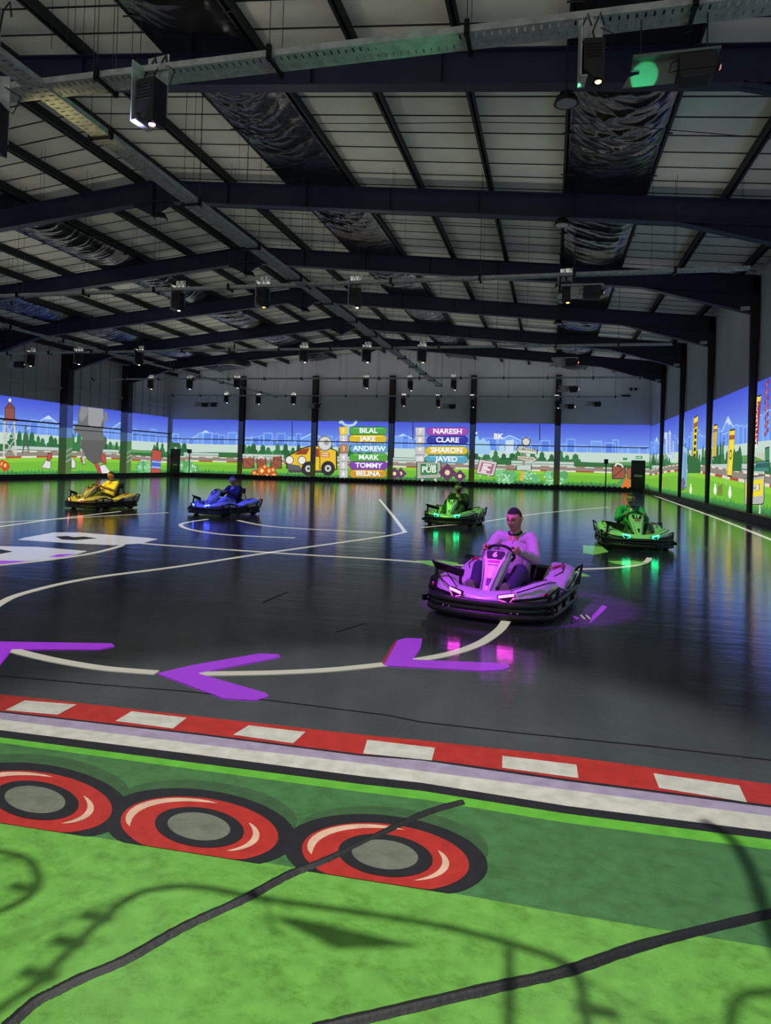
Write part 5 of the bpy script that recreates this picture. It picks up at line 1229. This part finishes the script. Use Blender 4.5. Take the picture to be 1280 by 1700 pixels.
def driver(loc, heading, label, top_rgb, leg_rgb, hair_rgb, skin=(176, 128, 104), head_yaw=0, head_pitch=.15, vox=.006, shoes=(64, 58, 56), long_sleeve=True, beard=False, bun=False, lean=0.0, collar=None, panel_rgb=None, k=1.0, both=True):
    root = empty('person', (loc[0], loc[1], 0), label, 'person', 'kart drivers', rz=heading)
    SK = mat('skin_%d_%d_%d' % skin, skin, .55); TP = mat('cloth_top_%d_%d_%d' % top_rgb, top_rgb, .85, bump=.5, bscale=14); LG = mat('cloth_legs_%d_%d_%d' % leg_rgb, leg_rgb, .85, bump=.4, bscale=18)
    HR = mat('hair_%d_%d_%d' % hair_rgb, hair_rgb, .7, bump=.6, bscale=160); SH = mat('shoe_%d_%d_%d' % shoes, shoes, .6); DK = mat('dark_detail', (16, 14, 14), .5); EY = mat('eye_white', (70, 62, 60), .5)
    c = Vector((.185, 0, .562)); ax = Vector((-.80, 0, .60)).normalized(); e1 = Vector((0, 1, 0)); e2 = Vector((.60, 0, .80)); R_ = .138
    hip = Vector((-.25, 0, .24)); ch = Vector((-.33 + lean, 0, .52)); nk = Vector((-.325 + lean * 1.3, 0, .685)); hc = Vector((-.275 + lean * 1.4, 0, .84)) * 1.0
    Rh = Matrix.Rotation(head_yaw, 3, 'Z') @ Matrix.Rotation(head_pitch, 3, 'Y')
    b = MB(); head_mesh(b, SK, hc, Rh, .97)
    for s in (1, -1):
        e0 = hc + Rh @ Vector((-.008, s*.074, -.004)); b.cap_chain([e0 + Rh @ Vector((.004, 0, -.022)), e0 + Rh @ Vector((0, s*.006, 0)), e0 + Rh @ Vector((-.008, s*.009, .024)), e0 + Rh @ Vector((.004, s*.005, .028))], [.006, .009, .010, .006], SK, 8)
    b.cap_chain([hc + Rh @ Vector((-.028, 0, -.05)), nk + Vector((.0, 0, .03)), nk + Vector((-.02, 0, -.06))], [.054, .055, .07], SK, 16)
    b.cap_chain([hip, (hip + ch) / 2, ch, nk + Vector((0, 0, -.06))], [.125, .125, .135, .09], SK, 16)
    for s in (1, -1):
        sh = nk + Vector((-.005, s * .175, -.045)); ang = (.12 if s > 0 else PI - .12)
        rp = c + e1 * R_ * math.cos(ang) + e2 * R_ * .86 * math.sin(ang)
        W = rp + ax * .055 + Vector((-.045, s * .022, -.045)); el = (sh + W) / 2 + Vector((-.04, s * .085, -.135))
        b.cap_chain([nk + Vector((0, s*.06, -.06)), sh, (sh + el) / 2, el, (el + W) / 2, W], [.07, .055, .047, .040, .036, .026], SK, 14)
        hand(b, SK, W, None, c, R_, e1, e2, ax, ang, s)
        hj = hip + Vector((.02, s * .095, -.01)); kn = Vector((.20, s * .20, .385)); an = Vector((.50, s * .155, .185))
        b.cap_chain([hj, (hj + kn) / 2, kn, (kn + an) / 2 + Vector((-.01, 0, 0)), an, an + Vector((.03, 0, -.02))], [.09, .078, .057, .052, .038, .038], SK, 14)
    body = remesh(b.build('body', root), vox, 2)
    # jumper or shirt
    t = MB(); t.cap_chain([hip + Vector((-.01, 0, -.02)), hip + Vector((-.01, 0, .08)), ch, nk + Vector((-.006, 0, -.07)), nk + Vector((.0, 0, -.028))], [.15, .155, .158, .102, .072], TP, 20)
    for s in (1, -1):
        t.cap_chain([hip + Vector((0, s*.05, .0)), ch + Vector((0, s*.075, -.02)), nk + Vector((-.01, s*.09, -.075))], [.125, .115, .072], TP, 16)
        sh = nk + Vector((-.005, s * .175, -.045)); ang = (.12 if s > 0 else PI - .12); rp = c + e1 * R_ * math.cos(ang) + e2 * R_ * .86 * math.sin(ang)
        W = rp + ax * .055 + Vector((-.045, s * .022, -.045)); el = (sh + W) / 2 + Vector((-.04, s * .085, -.135)); rnd = random.Random(3 + s)
        if long_sleeve:
            P_, R2 = [nk + Vector((0, s*.06, -.06)), sh], [.072, .074]
            for q in range(1, 6): P_.append(sh + (el - sh) * q / 5); R2.append(.066 - .010 * q / 5 + .006 * (q % 2))
            for q in range(1, 6): P_.append(el + (W - el) * q / 5.6); R2.append(.057 - .020 * q / 5 + .006 * (q % 2))
            t.cap_chain(P_, R2, TP, 16)
        else:
            t.cap_chain([nk + Vector((0, s*.06, -.06)), sh, sh + (el - sh) * .5, sh + (el - sh) * .85], [.07, .072, .070, .068], TP, 16)
    top = remesh(t.build('jumper' if long_sleeve else 'shirt', root), vox, 3)
    if collar:
        CM = mat('collar_%d_%d_%d' % collar, collar, .8); q = MB()
        q.tube([nk + Vector((.058*math.cos(a) + .004, .060*math.sin(a), .012 - .020*math.cos(a))) for a in [2*PI*k_/24 for k_ in range(24)]], .015, CM, 8, closed=True); q.build('collar', root)
    # zip and placket
    q = MB(); q.tube([nk + Vector((.078, 0, -.035)), nk + Vector((.112, 0, -.085))], .006, M_BOLT, 6); q.build('zip', top)
    if panel_rgb:                                  # darker stripes down the upper arms
        PM = mat('stripe_%d_%d_%d' % panel_rgb, panel_rgb, .8)
        for s in (1, -1):
            sh = nk + Vector((-.005, s * .175, -.045)); q = MB()
            for k_ in range(2): q.tube([sh + Vector((.058 - .03*k_, s*(.012 + .022*k_), .035 + .005*k_)), sh + Vector((.055 - .03*k_, s*(.055 + .018*k_), -.045)), sh + Vector((.04, s*(.085 + .012*k_), -.10))], .011, PM, 6)
            q.build('sleeve_stripe', top)
    # trousers
    t = MB(); t.cap_chain([hip + Vector((-.05, 0, -.02)), hip + Vector((.04, 0, -.01))], [.13, .13], LG, 16)
    for s in (1, -1):
        hj = hip + Vector((.02, s * .095, -.01)); kn = Vector((.20, s * .20, .385)); an = Vector((.50, s * .155, .185))
        t.cap_chain([hj, hj + (kn-hj)*.35, hj + (kn-hj)*.7, kn, kn + (an-kn)*.35, kn + (an-kn)*.7, kn + (an-kn)*.93], [.105, .097, .084, .076, .068, .066, .056], LG, 16)
    remesh(t.build('trousers', root), vox * 1.2, 3)
    for s in (1, -1):
        an = Vector((.50, s * .155, .185)); t = MB(); f = Vector((.05, 0, .12)).normalized(); heel = Vector((.515, s*.155, .135)); toe = heel + Vector((.045, s*.01, .165))
        t.cap_chain([an + Vector((-.01, 0, .01)), heel + Vector((.0, 0, .02))], [.046, .046], SH, 14)
        for o_ in (-.022, 0, .022): t.cap_chain([heel + Vector((.0, o_, .0)), heel * .45 + toe * .55 + Vector((-.006, o_ * 1.35, 0)), toe + Vector((0, o_ * 1.1, -.01 * abs(o_) * 40))], [.036, .036, .030], SH, 12)
        sh_ = remesh(t.build('shoe', root), .006, 2)
        t = MB(); so = MB()
        sol = [heel + Vector((.034, 0, 0)) + (toe - heel) * v + Vector((0, w_, 0)) for v, w_ in ((-.16, 0), (-.08, .03), (.2, .034), (.5, .05), (.85, .046), (1.08, .022), (1.13, 0), (1.08, -.022), (.85, -.046), (.5, -.05), (.2, -.034), (-.08, -.03))]
        so.prism(sol, (.012, 0, -.003), mat('shoe_sole', (120, 112, 104), .7)); so.build('sole', sh_)
    # hair, brows, eyes
    h = MB(); head_mesh(h, HR, hc, Rh, .97, hair=True); o = h.build('hair', root); md = o.modifiers.new('sol', 'SOLIDIFY'); md.thickness = .006; md.offset = -.5
    if beard: h = MB(); head_mesh(h, HR, hc, Rh, .975, beard=True); h.build('beard', root)
    for s in (1, -1):
        h = MB(); h.tube([hc + Rh @ (Vector(p) * .97) for p in ((.098, s*.014, .030), (.100, s*.028, .036), (.090, s*.044, .032))], [.003, .0042, .0025], HR, 6); h.build('eyebrow', root)
        h = MB(); h.ball(hc + Rh @ (Vector((.079, s*.031, .010)) * .97), (.0115, .0115, .0115), EY, 12, 8); e = h.build('eye', root)
        h = MB(); h.ball(hc + Rh @ (Vector((.0868, s*.031, .008)) * .97), (.0055, .0055, .0055), DK, 10, 6); h.build('iris', e)
    h = MB(); h.tube([hc + Rh @ (Vector(p) * .97) for p in ((.094, -.022, -.0585), (.103, -.008, -.0575), (.103, .008, -.0575), (.094, .022, -.0585))], .0022, mat('lip_dark', (90, 44, 44), .6), 5); h.build('mouth', root)
    return root

def face_cam(x, y, phi):            # nose towards the camera, turned phi degrees to the left of the picture
    return math.atan2(-y, -x) - math.radians(phi)
KP = [  # x, y (kart centre on floor), phi
 dict(n='purple', px=(838, 1006), phi=16, num='6', led=(255, 70, 240), spot=(.5, .02, 1.0), label='white kart number 6 lit purple, nearest to the camera',
      d=dict(label='man in pale grey zip jumper and jeans driving the purple lit kart', top_rgb=(166, 160, 158), leg_rgb=(34, 38, 62), hair_rgb=(18, 14, 14), head_yaw=-.16, head_pitch=.2, collar=(18, 16, 20), vox=.005)),
 dict(n='yellow', px=(168, 843), phi=52, num='9', led=(255, 110, 70), spot=(1.0, .76, .0), label='kart lit yellow at the far left, headlights glowing orange',
      d=dict(label='young man in yellow lit short sleeved shirt driving the yellow lit kart', top_rgb=(214, 204, 120), leg_rgb=(60, 74, 50), hair_rgb=(50, 34, 22), head_yaw=.1, head_pitch=.1, long_sleeve=False, vox=.009)),
 dict(n='blue', px=(372, 853), phi=46, num='0', led=(70, 90, 255), spot=(.03, .05, 1.0), label='white kart lit deep blue, second from the left',
      d=dict(label='driver in dark jacket and dark cap hair turned left, driving the blue lit kart', top_rgb=(28, 30, 44), leg_rgb=(150, 150, 170), hair_rgb=(20, 20, 30), head_yaw=-.1, head_pitch=.05, vox=.009)),
 dict(n='green', px=(755, 869), phi=14, num='18', led=(40, 255, 160), spot=(.16, .85, .05), label='kart lit green in the middle distance, number panel reading 18',
      d=dict(label='bearded man in plain black top driving the middle green lit kart', top_rgb=(16, 17, 20), leg_rgb=(40, 50, 40), hair_rgb=(22, 18, 16), head_yaw=-.25, head_pitch=.3, beard=True, vox=.009)),
 dict(n='emerald', px=(1050, 905), phi=-10, num='17', led=(40, 255, 160), spot=(.2, .85, .08), label='kart lit green at the right, number panel reading 17',
      d=dict(label='man in green and black striped sweater driving the right hand green kart', top_rgb=(40, 120, 92), leg_rgb=(30, 44, 36), hair_rgb=(30, 24, 22), skin=(150, 108, 92), head_yaw=-.15, head_pitch=.25, collar=(20, 40, 80), panel_rgb=(16, 22, 24), vox=.008))]
for q in KP:
    p = fl(*q['px']); hd = face_cam(p.x, p.y, q['phi'])
    kart(q['n'], p, hd, q['num'], q['led'], q['label'], ledstr={'purple': 13, 'yellow': 14, 'blue': 18}.get(q['n'], 16))
    driver(p, hd, **q['d'])
    # the projector above follows the kart and throws its colour on it
    vd = Vector((-p.x, -p.y, 0)).normalized(); sd = Vector((-vd.y, vd.x, 0))
    L_ = Vector((p.x, p.y, 0)) + vd * 1.5 - sd * 2.1 + Vector((0, 0, TRAY_Z - .7))
    spot('kart_beam', L_, (p.x, p.y, .35), {'purple': 2500, 'blue': 3000}.get(q['n'], 1700), q['spot'], 21, .35, .03)
